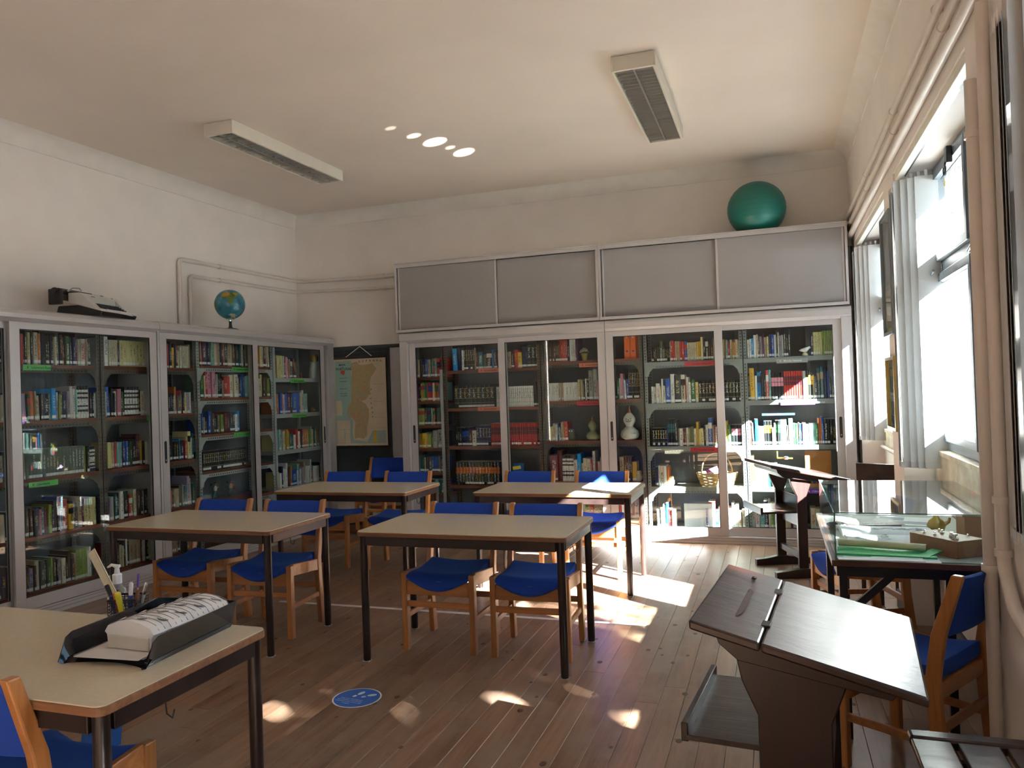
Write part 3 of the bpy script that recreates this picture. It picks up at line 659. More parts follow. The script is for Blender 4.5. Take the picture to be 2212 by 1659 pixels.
# ------------------------------------------------------------------ books
COL = dict(k='#121316', d='#2e3036', n='#35241b', b='#161c46', u='#1f4fa8', c='#138bd0', t='#1b5f66', l='#7fb5b2', g='#2c6a34', e='#8aa244', o='#55553a', y='#d8a92c', m='#cfc588', w='#dcd9d3',
           s='#a5a39f', h='#5a5651', r='#b8322b', a='#641f2c', p='#d58a9c', v='#552050', x='#b09a7c', q='#c8672c', f='#54382b', z='#978ba6', i='#cabfa5', j='#66756a')
CN = dict(k='black', d='charcoal grey', n='dark brown', b='navy blue', u='blue', c='bright blue', t='teal', l='pale aqua', g='green', e='lime green', o='olive', y='yellow', m='pale yellow', w='white',
          s='light grey', h='mid grey', r='red', a='maroon', p='pink', v='purple', x='tan', q='orange', f='brown', z='lilac', i='ivory', j='grey-green')
DARK = set('kdnbugoravtfhqjvc')
ROWS=[
('L0',1,1.855,-0.494,-0.234,'d2.20 k3.22 g2.21 h3.22 d2.20 k3.21 o2.20 d3.22 b2.21 k3.22'),
('L0',2,1.430,-0.499,-0.233,'t2.20 y1.18 r2.19 i4.18 s3.19 k3.22 g3.21 i2.20 d3.21'),
('L0',3,0.990,-0.499,-0.219,'q3.21 g2.18 i3.19 k4.20 l2.18 i3.20 d3.22 y2.19'),
('L0',4,0.565,-0.499,-0.212,'d3.20 l2.21 w3.22 k3.20 b2.21 i2.20 k3.22 h2.21'),
('L0',5,0.155,-0.515,-0.216,'r6.24 r6.24 r6.23 f4.24 f4.24 h3.22 x3.22'),
('L1',1,1.855,-0.129,0.483,'r3.22 f1.22 n2.26 d1.24 m3.25 d2.25 i4.24 q3.24 n2.25 d4.25 n2.22 f2.24 d1.22 b2.23 l1.22 i2.21 h3.24 d3.24 r1.24 k2.23 f1.23 g4.23 o1.22 x1.20 b2.22 b3.22 v2.26 x1.20 i2.21 is5.22 x2.21 x2.20 k3.20'),
('L1',2,1.432,-0.133,0.503,'z4.21 f1.20 gr3.20 q4.22 x2.22 i4.19 d2.19 b5.20 i3.19 c4.24 z2.21 k1.19 e2.19 h3.22 b3.20 z3.22 w3.25 w3.24 l2.23 wk3.26x4 p1.21 d2.20 b2.20 w2.20'),
('L1',3,0.990,-0.126,0.493,'x2.22 j4.22x18 e3.22 k3.21 bw3.21x3'),
('L1',4,0.567,-0.127,0.487,'o2.22 t2.22 f3.22 d4.20 u2.20 p2.19 t3.20 a3.19 e3.21 b2.20 h3.25 b2.20 w1.22 u3.25 r4.23 yk5.20 h3.22 h2.20 x4.24 a2.22 m3.22x4'),
('L1',5,0.155,-0.122,0.462,'f2.19 z4.18 f2.20 i4.23 h4.22 d3.20 o2.22 g2.22 e2.22 f3.22 k2.21 z3.19 i4.20 k2.22 f4.25 d3.18 x2.21 e3.24x4 w2.21 w2.24 t2.20 d2.20'),
('L2',1,1.857,0.606,1.065,'w4.25 i2.22x4 d1.20 i1.19 m3.22x8 x1.19 h2.19'),
('L2',2,1.433,0.607,1.061,'w1.21 u3.24 b1.20 d2.23 d2.20 w2.21 p4.23 f2.20 g2.20 kw3.25x5 k2.23 i4.21 s5.20'),
('L2',3,1.004,0.611,1.066,'m3.21x2 x3.21 r2.21 l2.21x3 b2.21 u3.22x2 b1.21 g2.21 e1.19 d4.22 a2.22 a2.24 f3.26 y3.21 k2.20 i4.20 a4.21'),
('L2',4,0.567,0.611,1.070,'z2.19 i3.20 t2.21 d3.22 w3.24 s2.20 d4.23 rw4.20 e1.20 w3.24 f3.23 d2.22 w2.21 k2.22x2 f3.22 r2.15'),
('L2',5,0.165,0.621,1.066,'r2.21 x1.21 f3.20 i2.18 m1.18 k2.21 w1.22 b2.18 x3.20x3 a1.20 w3.22 k2.20 m3.21 u2.20'),
('L3',1,1.840,1.224,1.562,'x2.21 z3.21 f2.22 r2.24 d3.26 y3.20 d2.24 a3.24 m2.18 i2.20 w1.22 i2.22x4 x2.24'),
('L3',2,1.421,1.224,1.568,'m2.18 d1.18 i2.18 d2.20x3 i1.18 q2.26 h4.18 r2.22 d2.22 m3.21 z3.20 w1.21 z2.18'),
('L3',3,1.003,1.230,1.568,'h2.17 x1.17 t2.18 d3.23 k3.17 k2.18 t1.17 c2.20 b3.18 r2.17 x1.20 mk3.26 w1.19 t2.24'),
('L3',4,0.573,1.235,1.573,'r2.15 y2.18 q1.16 u2.12 x2.17x3 h2.20x2 x2.20 t3.18 f1.16 z3.26 x2.24 t3.20'),
('L3',5,0.165,1.248,1.575,'a2.20 x2.18x3 k2.20 i2.19 d3.21 g2.20 x2.19 m2.20 k3.22 i2.20'),
('L4',1,1.884,1.681,2.374,'d1.24 q2.25 v4.27 k1.24 b2.24 o2.25 l2.25 m1.22 i2.22 x2.22x2 k1.20 v2.24 q2.26 d3.22 x3.27 x2.23 f2.24 d2.24 d3.24 u1.24 t2.23 w2.26 k2.22 i2.22 o2.23'),
('L4',2,1.570,1.681,2.395,'g4.24 i1.22 r3.27 d1.22 p4.26x2 i1.13 s2.24 d3.24x2 i1.17 r4.21x2 i5.23x2 i2.20 b2.22 c2.21 u2.23x2 l3.22x2'),
('L4',3,1.223,1.685,2.216,'u2.21 i1.16 b4.18 u2.21 u2.20 f3.20 d2.18x2 x3.17 e3.18 e2.18 a3.20x2 d3.20x2 w3.18 c3.20'),
('L4',4,0.861,1.691,2.299,'km3.19x22'),
('L5',1,1.883,2.513,2.710,'q3.24 m2.25 i2.23 a3.25 x2.24 i2.23'),
('L5',2,1.566,2.519,2.725,'i3.19 m2.24 f1.20 f2.20 m1.20 e3.19 w1.21'),
('L6',1,1.769,2.781,3.201,'x3.24x2 m3.25x3 w1.24 h3.23 p3.23x2 x2.22 bw2.22x2 a4.22 g2.22 e1.20'),
('L6',2,1.371,2.796,3.403,'q3.23x2 u3.24 p2.23 w2.22 i1.22 u3.22 v4.22 f2.22 u6.23x2 q2.23 i2.23 w3.26 l6.22'),
('L6',3,0.967,2.792,3.638,'m4.22 l3.24 w2.13 i2.21x2 m2.21 y2.22x2 w2.18 t3.18x2 w3.16 r2.22x2 w3.20 t2.18 a2.22 q3.21x3 e3.21x2 w2.24 m2.20 t3.22 w2.20 x2.20 h2.20x3'),
('L6',4,0.555,2.787,3.659,'m4.18 w3.17 b2.24 w3.20x2 w2.26 f3.22 q2.22 u8.18 w1.17 l2.24x2 w3.18 z3.18 x3.25 w3.20x2 w2.26 g2.20 r2.18 w2.18x5 b4.22 k3.20'),
('B1',1,1.722,-3.776,-3.404,'a1.20 x2.20 d3.20 b3.20 u1.20 u2.20 x3.20 g2.21 u1.21 qg2.21 l2.21 rb4.21x2 rb3.20'),
('B1',2,1.459,-3.780,-3.425,'v2.20 a3.20 ya1.20 er3.20 gu2.20 q1.20 ru3.20x2 i2.20 qg2.20x2 z2.20 rg4.20 lr3.20'),
('B1',3,1.191,-3.783,-3.428,'q1.19 er5.19 a2.19 ta4.19 l1.19 qg2.19 b1.19 hg4.19 q2.19 ba3.19'),
('B1',4,0.938,-3.788,-3.439,'y4.16x2 x1.17 e3.16 o2.16 s4.20x2 x2.19 b2.18'),
('B1',5,0.670,-3.786,-3.443,'t2.18x3 m1.17 h3.17x2 u2.17x3 z1.17 x2.17 u2.17x3'),
('B1',6,0.433,-3.790,-3.446,'l2.15 t2.15 d2.15x3 l2.15 t2.15x2 u2.15'),
('B2',1,1.782,-3.329,-2.772,'c4.24 b4.25 w2.22 kx2.25x5 x1.24 k1.24 a1.20 t5.19 o3.16 bw5.21 c2.22 d3.20 k3.20'),
('B2',1.5,1.782,-2.699,-2.341,'x4.18 d3.18 r4.20 y4.17 b4.22 d1.22 kx4.24x3'),
('B2',2,1.368,-3.332,-2.861,'kx4.25x9'),
('B2',2.5,1.368,-2.840,-2.345,'ws2.22x18 k3.27x2'),
('B2',3,0.954,-3.325,-2.354,'k2.20x3 bu4.20x2 a3.18 i4.17 bs3.22x5 ra2.24x23 kq3.18'),
('B2',4,0.529,-3.341,-2.828,'kq3.25x14'),
('B2',4.5,0.529,-2.654,-2.369,'o2.13x3 y1.13 o2.13x4 y2.13x2 t1.13 y2.13 o2.13x2'),
('B3',1,1.827,-2.242,-1.911,'f2.22x8 r2.24x5 b3.25 w2.24x4 z1.24 v3.24'),
('B3',2,1.416,-2.246,-1.701,'w2.19x6 x2.19x3 w2.19x9 m3.22 k1.18 x3.22 k2.20 w2.22 k3.20 s5.31x2 p3.20'),
('B3',2.5,1.416,-1.599,-1.262,'x2.20 q3.21 z2.20 b2.18 g3.20 w1.22 p3.27 z2.20 w2.20 u3.20 kx2.30x8'),
('B3',3,0.998,-2.252,-2.051,'m2.15x2 i3.18x2 u2.19 w1.15 g2.16 m1.20 x2.20 y1.20 r5.20'),
('B3',4,0.575,-2.257,-1.697,'a8.28 a5.32 wk3.27x4 w4.22 c4.29 m2.18 i4.23x2 r2.22 w3.32 a3.20 i2.20 w3.25'),
('B3',4.5,0.575,-1.606,-1.349,'w2.26 r4.20 h3.10 x5.24 f2.25x4 y5.20'),
('B3',5,0.135,-1.969,-1.474,'i3.22x2 e4.22 r4.23 x4.22x3 i3.22 x3.22 q3.22 r3.22 w4.20'),
('B4',1,1.778,-1.159,-0.531,'a1.16 k2.15x5 o4.21 k2.15x5 w1.19 r3.20x2 x2.20x3 r3.20x2 ur4.20 i2.18x6 y3.19x2 m3.23 b3.22 kw4.22 f3.18 d3.18 w1.21 w2.20'),
('B4',1.5,1.778,-0.487,-0.287,'a2.22 m3.20 q2.19 l2.18 r3.17 i3.19 y2.17 q2.19 i3.18x2 o1.17'),
('B4',2,1.362,-1.174,-0.292,'w3.17x2 w5.20 i2.17 w2.24 i3.18 u6.24 w5.28 d8.27 ik5.28 r1.22 w3.26 w3.20 g5.23 m4.20 km4.21x13'),
('B4',3,0.932,-1.176,-0.290,'km3.18x6 u1.20 kt3.27x3 d3.27 x2.18 w4.18 a2.18x2 w3.18 e2.18 o4.20 i3.17 y3.23 m3.17x2 b2.19 w3.20 uw5.26 x3.19 r1.20 w2.18 y4.24x3 g4.20 kp4.20x3 b3.20'),
('B4',4,0.530,-1.162,-1.023,'b3.20 w2.20 i4.21 w3.20 q3.20'),
('B4',5,0.119,-1.161,-0.973,'h5.18 l3.20 w4.22 u3.25 r5.18 w5.18'),
('B4',5.5,0.119,-0.684,-0.308,'z3.20 r6.26 t3.18 h1.20 r2.24 w3.20x3 w2.25 w4.23 x3.16 i3.18'),
('B5',1,1.775,-0.234,0.162,'w3.18x2 c3.19 w4.22 i2.23 a2.20 s4.20 v2.24 x4.19 m3.21 b3.22 u4.22 w3.22 h2.25 w2.23 s3.21x2 d3.27x3'),
('B5',1.5,1.775,0.343,0.538,'d4.22 m3.22x5 e3.23x6'),
('B5',2,1.366,-0.240,0.536,'d3.26 y6.31 w3.24 cb5.28 k4.26 k2.26 rw4.29 l3.28 kp4.26x4 ra3.27x8 s4.27 e3.20 ky3.27x2 m1.22 d4.22 tx4.29x2 b4.28 u3.26 b3.20 t3.18'),
('B5',3,0.934,-0.247,0.532,'r5.23 d4.22 cu5.26 w2.18 p7.18 ky4.23x3 w3.17 w2.20 kg4.23x2 l3.24x3 h2.18 r1.16 w3.25x2 g4.20x2 v2.20 u4.20 w5.20x2 l3.20x3 g4.20 q3.25x2 u3.25 k4.24x4'),
('B5',4,0.532,-0.247,0.003,'y5.29 w5.23x2 s3.23x3 t5.22 kr4.22x2'),
('B5',5,0.133,-0.256,0.032,'w6.22x2 l6.20 bw5.27 w3.27 e5.24 z5.25 u5.25'),
('B5',5.5,0.133,0.049,0.411,'i6.22 a2.27 z5.26 k4.17 h4.18 k3.2 i5.20x2 g3.20')]
BAY = {'L0': ('L', 'dark bay beside the typewriter'), 'L1': ('L', 'bay under the typewriter'), 'L2': ('L', 'bay before the wall pipes'), 'L3': ('L', 'bay under the wall pipes'),
       'L4': ('L', 'bay under the globe'), 'L5': ('L', 'slim bay beside the globe'), 'L6': ('L', 'end bay beside the map'),
       'B1': ('B', 'slim bay beside the map'), 'B2': ('B', 'brown encyclopedia bay'), 'B3': ('B', 'painted gourd bay'), 'B4': ('B', 'straw basket bay'), 'B5': ('B', 'bay under the green ball')}
SHN = {1: 'top', 2: 'second', 3: 'third', 4: 'fourth', 5: 'fifth', 6: 'sixth'}
def ordn(k): return str(k) + ('th' if 10 <= k % 100 <= 20 else {1: 'st', 2: 'nd', 3: 'rd'}.get(k % 10, 'th'))
BOOKS = []
rb = random.Random(11)
counts = {}
for (bay, row, z, a, b, toks) in ROWS:
    items = []
    for tk in toks.split():
        m_ = re.match(r'([a-z]+)(\d+)\.(\d+)(?:x(\d+))?$', tk); n_ = int(m_.group(4) or 1)
        for k in range(n_): items.append((m_.group(1), int(m_.group(2)), int(m_.group(3)), n_))
    tot = sum(q[1] * (1 if q[3] > 1 else 1) for q in items); pos = a; scale = (b - a) / tot
    for (cc, w, h, rep) in items:
        ww = w * scale; key = (bay, int(row)); counts[key] = counts.get(key, 0) + 1
        hh = h / 100 * (1.0 if rep > 2 else rb.uniform(.96, 1.04)); hh = min(hh, .37)
        BOOKS.append(dict(bay=bay, row=int(row), z=z, x=pos + ww / 2, w=ww * .97, h=hh, c=cc, n=counts[key], rep=rep, seed=rb.random(), lean=0.0 if rep > 2 or rb.random() < .75 else rb.uniform(-.05, .02), dy=0 if rep > 2 else rb.uniform(-.012, .012)))
        pos += ww
def lin(c): return srgb(COL[c])
def book_geo(bk):
    """verts, faces, per-face colour, per-face second colour, uv ; local: x across, y depth (0 spine front), z up"""
    w, h = bk['w'], bk['h']; dep = .15 if h < .2 else .19; c1 = lin(bk['c'][0]); sd = random.Random(int(bk['seed'] * 1e6)); jit = 1 if bk['rep'] > 2 else sd.uniform(.75, 1.25)
    c1 = tuple(min(1, q * jit) for q in c1); two = bk['c'][1] if len(bk['c']) > 1 else None
    dark = bk['c'][0] in DARK
    tcol = lin(two) if two and not bk['rep'] > 2 else (lin(sd.choice('wmwwy')) if dark else lin(sd.choice('kdbakr')))
    stick = (.74, .74, .72)
    segs = [(0, .012 / h, c1, 0), (.012 / h, .034 / h, stick if sd.random() < .8 else c1, 0)]
    if two == 'k' or two == 'w' or two == 's' or (two and bk['rep'] > 2) or two in ('r', 'g', 'b', 'u', 'a', 'p', 't', 'c', 'm', 'x', 'y'):
        c2 = lin(two)
        if bk['rep'] > 2 and two in ('x', 'm', 'q', 's'):
            gold = tuple(q * .8 for q in c2)
            bands = [(.034 / h, .22, c1, 0), (.22, .235, gold, 0), (.235, .42, c1, 0), (.42, .435, gold, 0), (.435, .66, c1, 1), (.66, .675, gold, 0), (.675, .86, c1, 1), (.86, .875, gold, 0), (.875, 1, c1, 0)]
            if two == 'q': bands = [(.034 / h, .5, c1, 1), (.5, .63, c2, 0), (.63, .64, c1, 0), (.64, .77, c2, 0), (.77, 1, c1, 1)]
        elif two in ('k', 'w') and bk['rep'] > 2:
            cw = (.8, .78, .74); ck = (.03, .03, .035); bands = []
            zz = [.034 / h, .2, .27, .35, .40, .60, .66, .74, .80, .88, 1]
            for i_ in range(len(zz) - 1): bands.append((zz[i_], zz[i_ + 1], cw if i_ % 2 == 0 else ck, 1 if i_ % 2 == 0 else 0))
            tcol = ck
        elif two in ('p', 'g', 't', 'y', 'a', 'r', 'b', 'u') and bk['rep'] > 1:
            bands = [(.034 / h, .50, c1, 0), (.50, .64, c2, 0), (.64, .66, c1, 0), (.66, .82, c2, 0), (.82, 1, c1, 0)]
        else: bands = [(.034 / h, .62, c1, 1), (.62, .84, c2, 0), (.84, 1, c1, 0)]
        segs += bands
    else:
        t0 = sd.uniform(.2, .4); t1 = sd.uniform(.65, .9); segs += [(.034 / h, t0, c1, 0), (t0, t1, c1, 1 if sd.random() < .75 else 0), (t1, 1, c1, 0)]
    V = []; F = []; C1 = []; UV = []
    prof = [(-w / 2, .006), (-w / 2 * .6, .001), (0, 0), (w / 2 * .6, .001), (w / 2, .006)] if w > .012 else [(-w / 2, .004), (0, 0), (w / 2, .004)]
    lv = [s_[0] for s_ in segs] + [1.0]
    n = len(prof)
    for q in lv:
        for (px, py) in prof: V.append((px, py, q * h))
    for i_, s_ in enumerate(segs):
        for j in range(n - 1):
            o_ = i_ * n + j; F.append((o_, o_ + 1, o_ + 1 + n, o_ + n)); C1.append(s_[2])
            u0 = (prof[j][0] + w / 2) / w; u1 = (prof[j + 1][0] + w / 2) / w
            UV.append([(u0, s_[0] * h), (u1, s_[0] * h), (u1, s_[1] * h), (u0, s_[1] * h)] if s_[3] else [(-1, 0)] * 4)
    o_ = len(V); L_ = len(lv) - 1
    V += [(-w / 2, dep, 0), (w / 2, dep, 0), (w / 2, dep, h), (-w / 2, dep, h)]
    pg = (.62, .58, .48)
    F.append((0, o_, o_ + 3, L_ * n)); C1.append(c1); UV.append([(-1, 0)] * 4)
    F.append((n - 1, L_ * n + n - 1, o_ + 2, o_ + 1)); C1.append(c1); UV.append([(-1, 0)] * 4)
    F.append(tuple(list(range(L_ * n, L_ * n + n)) + [o_ + 2, o_ + 3])); C1.append(pg); UV.append([(-1, 0)] * (n + 2))
    F.append(tuple([o_, o_ + 1] + list(range(n - 1, -1, -1)))); C1.append(c1); UV.append([(-1, 0)] * (n + 2))
    F.append((o_ + 1, o_ + 2, o_ + 3, o_)); C1.append(pg); UV.append([(-1, 0)] * 4)
    return V, F, C1, UV, tcol, bk['seed']
def book_mesh(name, geos):
    V = []; F = []; A = []; B = []; U = []
    for (v, f, c, uv, tc, sd), T in geos:
        o_ = len(V); V += [tuple(T @ Vector(p)) if T else p for p in v]
        for k, ff in enumerate(f):
            F.append(tuple(i_ + o_ for i_ in ff)); A += [(*c[k], 1)] * len(ff); B += [(*tc, sd)] * len(ff); U += uv[k]
    me = bpy.data.meshes.new(name); me.from_pydata(V, [], F); me.materials.append(M['book'])
    a = me.color_attributes.new('col', 'FLOAT_COLOR', 'CORNER'); a.data.foreach_set('color', np.array(A, dtype=np.float32).ravel())
    b = me.color_attributes.new('col2', 'FLOAT_COLOR', 'CORNER'); b.data.foreach_set('color', np.array(B, dtype=np.float32).ravel())
    ul = me.uv_layers.new(name='UVMap'); ul.data.foreach_set('uv', np.array(U, dtype=np.float32).ravel())
    return me
def wpos(side, x, t, z):
    return Vector(LW(x, t, z)) if side == 'L' else Vector((x, 7.65 + t, z))
# what the photo shows largest: width x height over distance, tables and chairs in front taken off
HID = [(230, 1060, 730, 1300), (330, 1020, 720, 1150), (700, 1015, 960, 1200), (1020, 1040, 1400, 1110), (1095, 1015, 1215, 1060), (1250, 1015, 1372, 1060), (1640, 990, 1800, 1200), (735, 1100, 1290, 1250)]
CAMP = Vector((0, 0, 1.52))
def px(p):
    q = Vector(p) - CAMP; z = q.dot(_f); return 1106 + 1661 * q.dot(_r) / z, 829.5 - 1661 * q.dot(_u) / z, z
for bk in BOOKS:
    side = BAY[bk['bay']][0]; bk['side'] = side; t = .145 if side == 'L' else .145
    p = wpos(side, bk['x'], t + bk['dy'], bk['z']); bk['p'] = p
    X, Y, Z = px(p + Vector((0, 0, bk['h'] / 2))); foreshort = 1.0 if side == 'B' else max(.3, abs((p - CAMP).normalized().x))
    area = bk['w'] * bk['h'] * (1661 / Z) ** 2 * foreshort
    if X < 20 or any(a <= X <= c and b <= Y <= d for a, b, c, d in HID): area *= .12
    bk['area'] = area
order = sorted(range(len(BOOKS)), key=lambda i_: -BOOKS[i_]['area'])
keep = set(order[:298]); rest = []
RZ = {'L': LANG, 'B': 0.0}
for i_, bk in enumerate(BOOKS):
    geo = book_geo(bk); T = Matrix.Rotation(bk['lean'], 4, 'Y')
    if i_ in keep:
        o = bpy.data.objects.new('book', book_mesh('book', [(geo, T)])); link(o); o.location = bk['p']; o.rotation_euler = (0, 0, RZ[bk['side']])
        nm = CN[bk['c'][0]]; extra = ''
        if len(bk['c']) > 1: extra = ' banded %s' % CN[bk['c'][1]].split()[-1]
        size = 'tall ' if bk['h'] > .255 else ('thick ' if bk['w'] > .045 else ('slim ' if bk['w'] < .014 else ''))
        tag(o, '%s%s book%s, %s from left, %s shelf, %s' % (size, nm, extra, ordn(bk['n']), SHN[bk['row']], BAY[bk['bay']][1]), 'book', 'books on the %s shelf, %s' % (SHN[bk['row']], BAY[bk['bay']][1]))
        bk['o'] = o
    else:
        rest.append((geo, Matrix.Translation(bk['p']) @ Matrix.Rotation(RZ[bk['side']], 4, 'Z') @ T))
o = bpy.data.objects.new('books', book_mesh('books', rest)); link(o); tag(o, 'rows of smaller books on the bookcase shelves', 'books', 'books on the bookcase shelves', 'stuff')

# ------------------------------------------------------------------ upper cabinets, blackboard, map
def wall_cabinet(label, x0, x1, d):
    t = thing('wall_cabinet', label, 'cabinet', (0, 7.65, 2.222)); H = .765
    g = G(); g.box(x0, x1, -.0, .47, 0, .018); g.box(x0, x1, 0, .47, H - .018, H); g.box(x0, x0 + .015, 0, .47, .018, H - .018); g.box(x1 - .015, x1, 0, .47, .018, H - .018); g.box(x0 + .015, x1 - .015, .455, .47, .018, H - .018)
    ob('carcass', g, 'alu', t)
    g = G(); g.box(x0, x1, -.02, 0, H - .05, H - .012); g.box(x0, x1, -.024, 0, H - .012, H); g.box(x0, x1, -.022, 0, 0, .03); g.box(x0, x0 + .022, -.02, 0, .03, H - .05); g.box(x1 - .022, x1, -.02, 0, .03, H - .05)
    ob('front_frame', g, 'alu', t, bevel=.002)
    for (a, b, y) in d:
        s_ = ob('sliding_panel', G().box(a, b, y + .004, y + .02, .034, H - .052), 'greypanel', t)
        g = G(); g.box(a, a + .02, y, y + .024, .033, H - .05); g.box(b - .02, b, y, y + .024, .033, H - .05); ob('edge_strip', g, 'alu', s_, bevel=.002)
    return t
wall_cabinet('grey sliding-panel wall cabinet above the back bookcase nearer the map', -3.93, -1.64, [(-3.90, -2.74, .002), (-2.79, -1.66, .03)])
wall_cabinet('grey sliding-panel wall cabinet on which the green ball sits', -1.636, .68, [(-1.61, -.46, .03), (-.49, .655, .002)])

g = G().box(-5.30, -4.30, 8.105, 8.13, .45, 2.10); bb = ob('blackboard', g, 'slate'); tag(bb, 'dark slate blackboard panel on the back wall behind the wall map', 'blackboard')
g = G(); g.box(-5.33, -4.06, 8.09, 8.13, 2.10, 2.14); g.box(-4.30, -4.27, 8.095, 8.13, .45, 2.10); g.box(-5.30, -4.30, 8.098, 8.106, 2.055, 2.066); g.box(-5.30, -4.30, 8.098, 8.106, .62, .63); g.box(-5.33, -4.27, 8.06, 8.13, .42, .45)
ob('board_frame', g, 'slatef', bb, bevel=.002)
g = G().box(-4.268, -4.06, 8.11, 8.13, .82, 2.098); tag(ob('notice_panel', g, 'alu'), 'narrow pale grey panel between blackboard and back bookcase', 'panel')
# chair by the board is placed with the other chairs

def wall_map():
    x0, x1, z0, z1, y = -5.005, -4.30, .955, 1.985, 8.055; W_ = x1 - x0; H_ = z1 - z0
    t = thing('wall_map', 'old school wall map headed PORTUGAL hung on the blackboard', 'map', (x0, y, z0))
    g = G(); n = 12; secs = []
    for k in range(n + 1):
        u = k / n; bx = .006 * math.sin(u * 9); secs.append([Vector((0 + .004 * math.sin(u * 7), bx, u * H_)), Vector((W_ - .006 * math.sin(u * 5), bx * .6, u * H_)), Vector((W_ - .006 * math.sin(u * 5), bx * .6 + .001, u * H_)), Vector((0, bx + .001, u * H_))])
    g = G().box(0, W_, 0, .0015, 0, H_); sh = ob('sheet', g, cmat('map_paper', (.62, .52, .36), .6), t)
    def fl(name, poly, m_, d):
        T = Matrix(((1, 0, 0, 0), (0, 0, 1, 0), (0, 1, 0, 0), (0, 0, 0, 1)))
        return ob(name, G().prism([(u * W_, v * H_) for u, v in poly], -d, -d + .0004, T=T), m_, t)
    sea = cmat('map_sea', (.30, .45, .40), .6)
    fl('sea', [(.035, .025), (.035, .98), (.36, .98), (.34, .86), (.38, .72), (.34, .60), (.30, .48), (.24, .40), (.30, .32), (.36, .30), (.34, .16), (.36, .07), (.62, .04), (.66, .09), (.72, .17), (.97, .17), (.97, .025)], sea, .0009)
    m_, n_, l_, b_ = nmat('map_land'); tc = n_.new('ShaderNodeTexCoord'); nz = n_.new('ShaderNodeTexNoise'); nz.inputs['Scale'].default_value = 16; nz.inputs['Detail'].default_value = 9; nz.inputs['Roughness'].default_value = .75
    l_.new(tc.outputs['Object'], nz.inputs['Vector']); r_ = n_.new('ShaderNodeValToRGB'); e = r_.color_ramp.elements; e[0].position = .3; e[0].color = (.30, .33, .30, 1); e[1].position = .72; e[1].color = (.62, .50, .34, 1)
    for p_, c_ in ((.40, (.34, .30, .22, 1)), (.46, (.52, .40, .20, 1)), (.5, (.30, .30, .20, 1)), (.54, (.56, .38, .12, 1)), (.58, (.45, .18, .10, 1)), (.61, (.50, .44, .34, 1))): q = e.new(p_); q.color = c_
    l_.new(nz.outputs['Fac'], r_.inputs[0]); l_.new(r_.outputs[0], b_.inputs['Base Color']); b_.inputs['Roughness'].default_value = .6
    land = [(.36, .955), (.47, .965), (.50, .93), (.62, .925), (.76, .94), (.80, .90), (.84, .88), (.78, .83), (.72, .78), (.70, .72), (.70, .60), (.62, .53), (.52, .51), (.60, .48), (.66, .42), (.66, .30), (.62, .22), (.62, .12), (.55, .075), (.46, .09), (.38, .08), (.38, .16), (.40, .26), (.36, .31), (.28, .33), (.24, .37), (.26, .44), (.32, .50), (.34, .60), (.36, .72), (.36, .84), (.34, .90)]
    fl('land', land, m_, .0014)
    inset = cmat('map_inset', (.60, .50, .36), .6)
    for (a, b, c, d) in ((.045, .35, .15, .52), (.05, .19, .30, .29), (.05, .03, .18, .185), (.20, .03, .30, .185)): fl('inset', [(a, b), (c, b), (c, d), (a, d)], inset, .0017)
    fl('inset', [(.73, .035), (.80, .035), (.79, .165), (.74, .165)], cmat('map_yellow', (.60, .36, .04), .6), .0017)
    fl('inset', [(.83, .035), (.95, .035), (.95, .165), (.83, .165)], cmat('map_greyblue', (.36, .40, .34), .6), .0017)
    fl('crest', [(.15, .835), (.20, .815), (.225, .84), (.225, .87), (.145, .87), (.145, .84)], cmat('map_red', (.55, .10, .05), .6), .0018)
    for v in (.78, .74, .655, .60, .575): fl('caption_line', [(.12, v), (.26, v), (.26, v + .006), (.12, v + .006)], cmat('map_print', (.12, .16, .14), .6), .0018)
    for v in (.70, .50, .32, .20): fl('rule', [(.76, v), (.95, v), (.95, v + .002), (.76, v + .002)], cmat('map_print', (.12, .16, .14), .6), .0012)
    for (s_, u, v, sz) in (('MAPA', .115, .925, .034), ('DE', .165, .905, .014), ('PORTUGAL', .055, .875, .042)): text('lettering', s_, sz, facing(u * W_, -.002, v * H_), 'ink', t, .0002)
    sp_ = 'ESPANHA'
    for k, ch in enumerate(sp_): text('lettering', ch, .034, facing((.50 + .066 * k) * W_, -.002, (.955 + .006 * math.sin(k * .55)) * H_), 'ink', t, .0002)
    for k, ch in enumerate(sp_): text('lettering', ch, .028, facing((.70 - .012 * math.sin(k * .8)) * W_, -.002, (.64 - .052 * k) * H_, -.9), 'ink', t, .0002)
    ob('top_rod', G().box(-.012, W_ + .012, -.012, .012, H_, H_ + .025), 'darkwood', t, bevel=.005)
    ob('bottom_rod', G().box(-.012, W_ + .012, -.012, .012, -.025, 0), 'darkwood', t, bevel=.005)
    g = G().tube([(.17, 0, H_ + .02), (.36, .02, H_ + .145), (.53, 0, H_ + .02)], .004, 6); ob('cord', g, 'white', t)
wall_map()

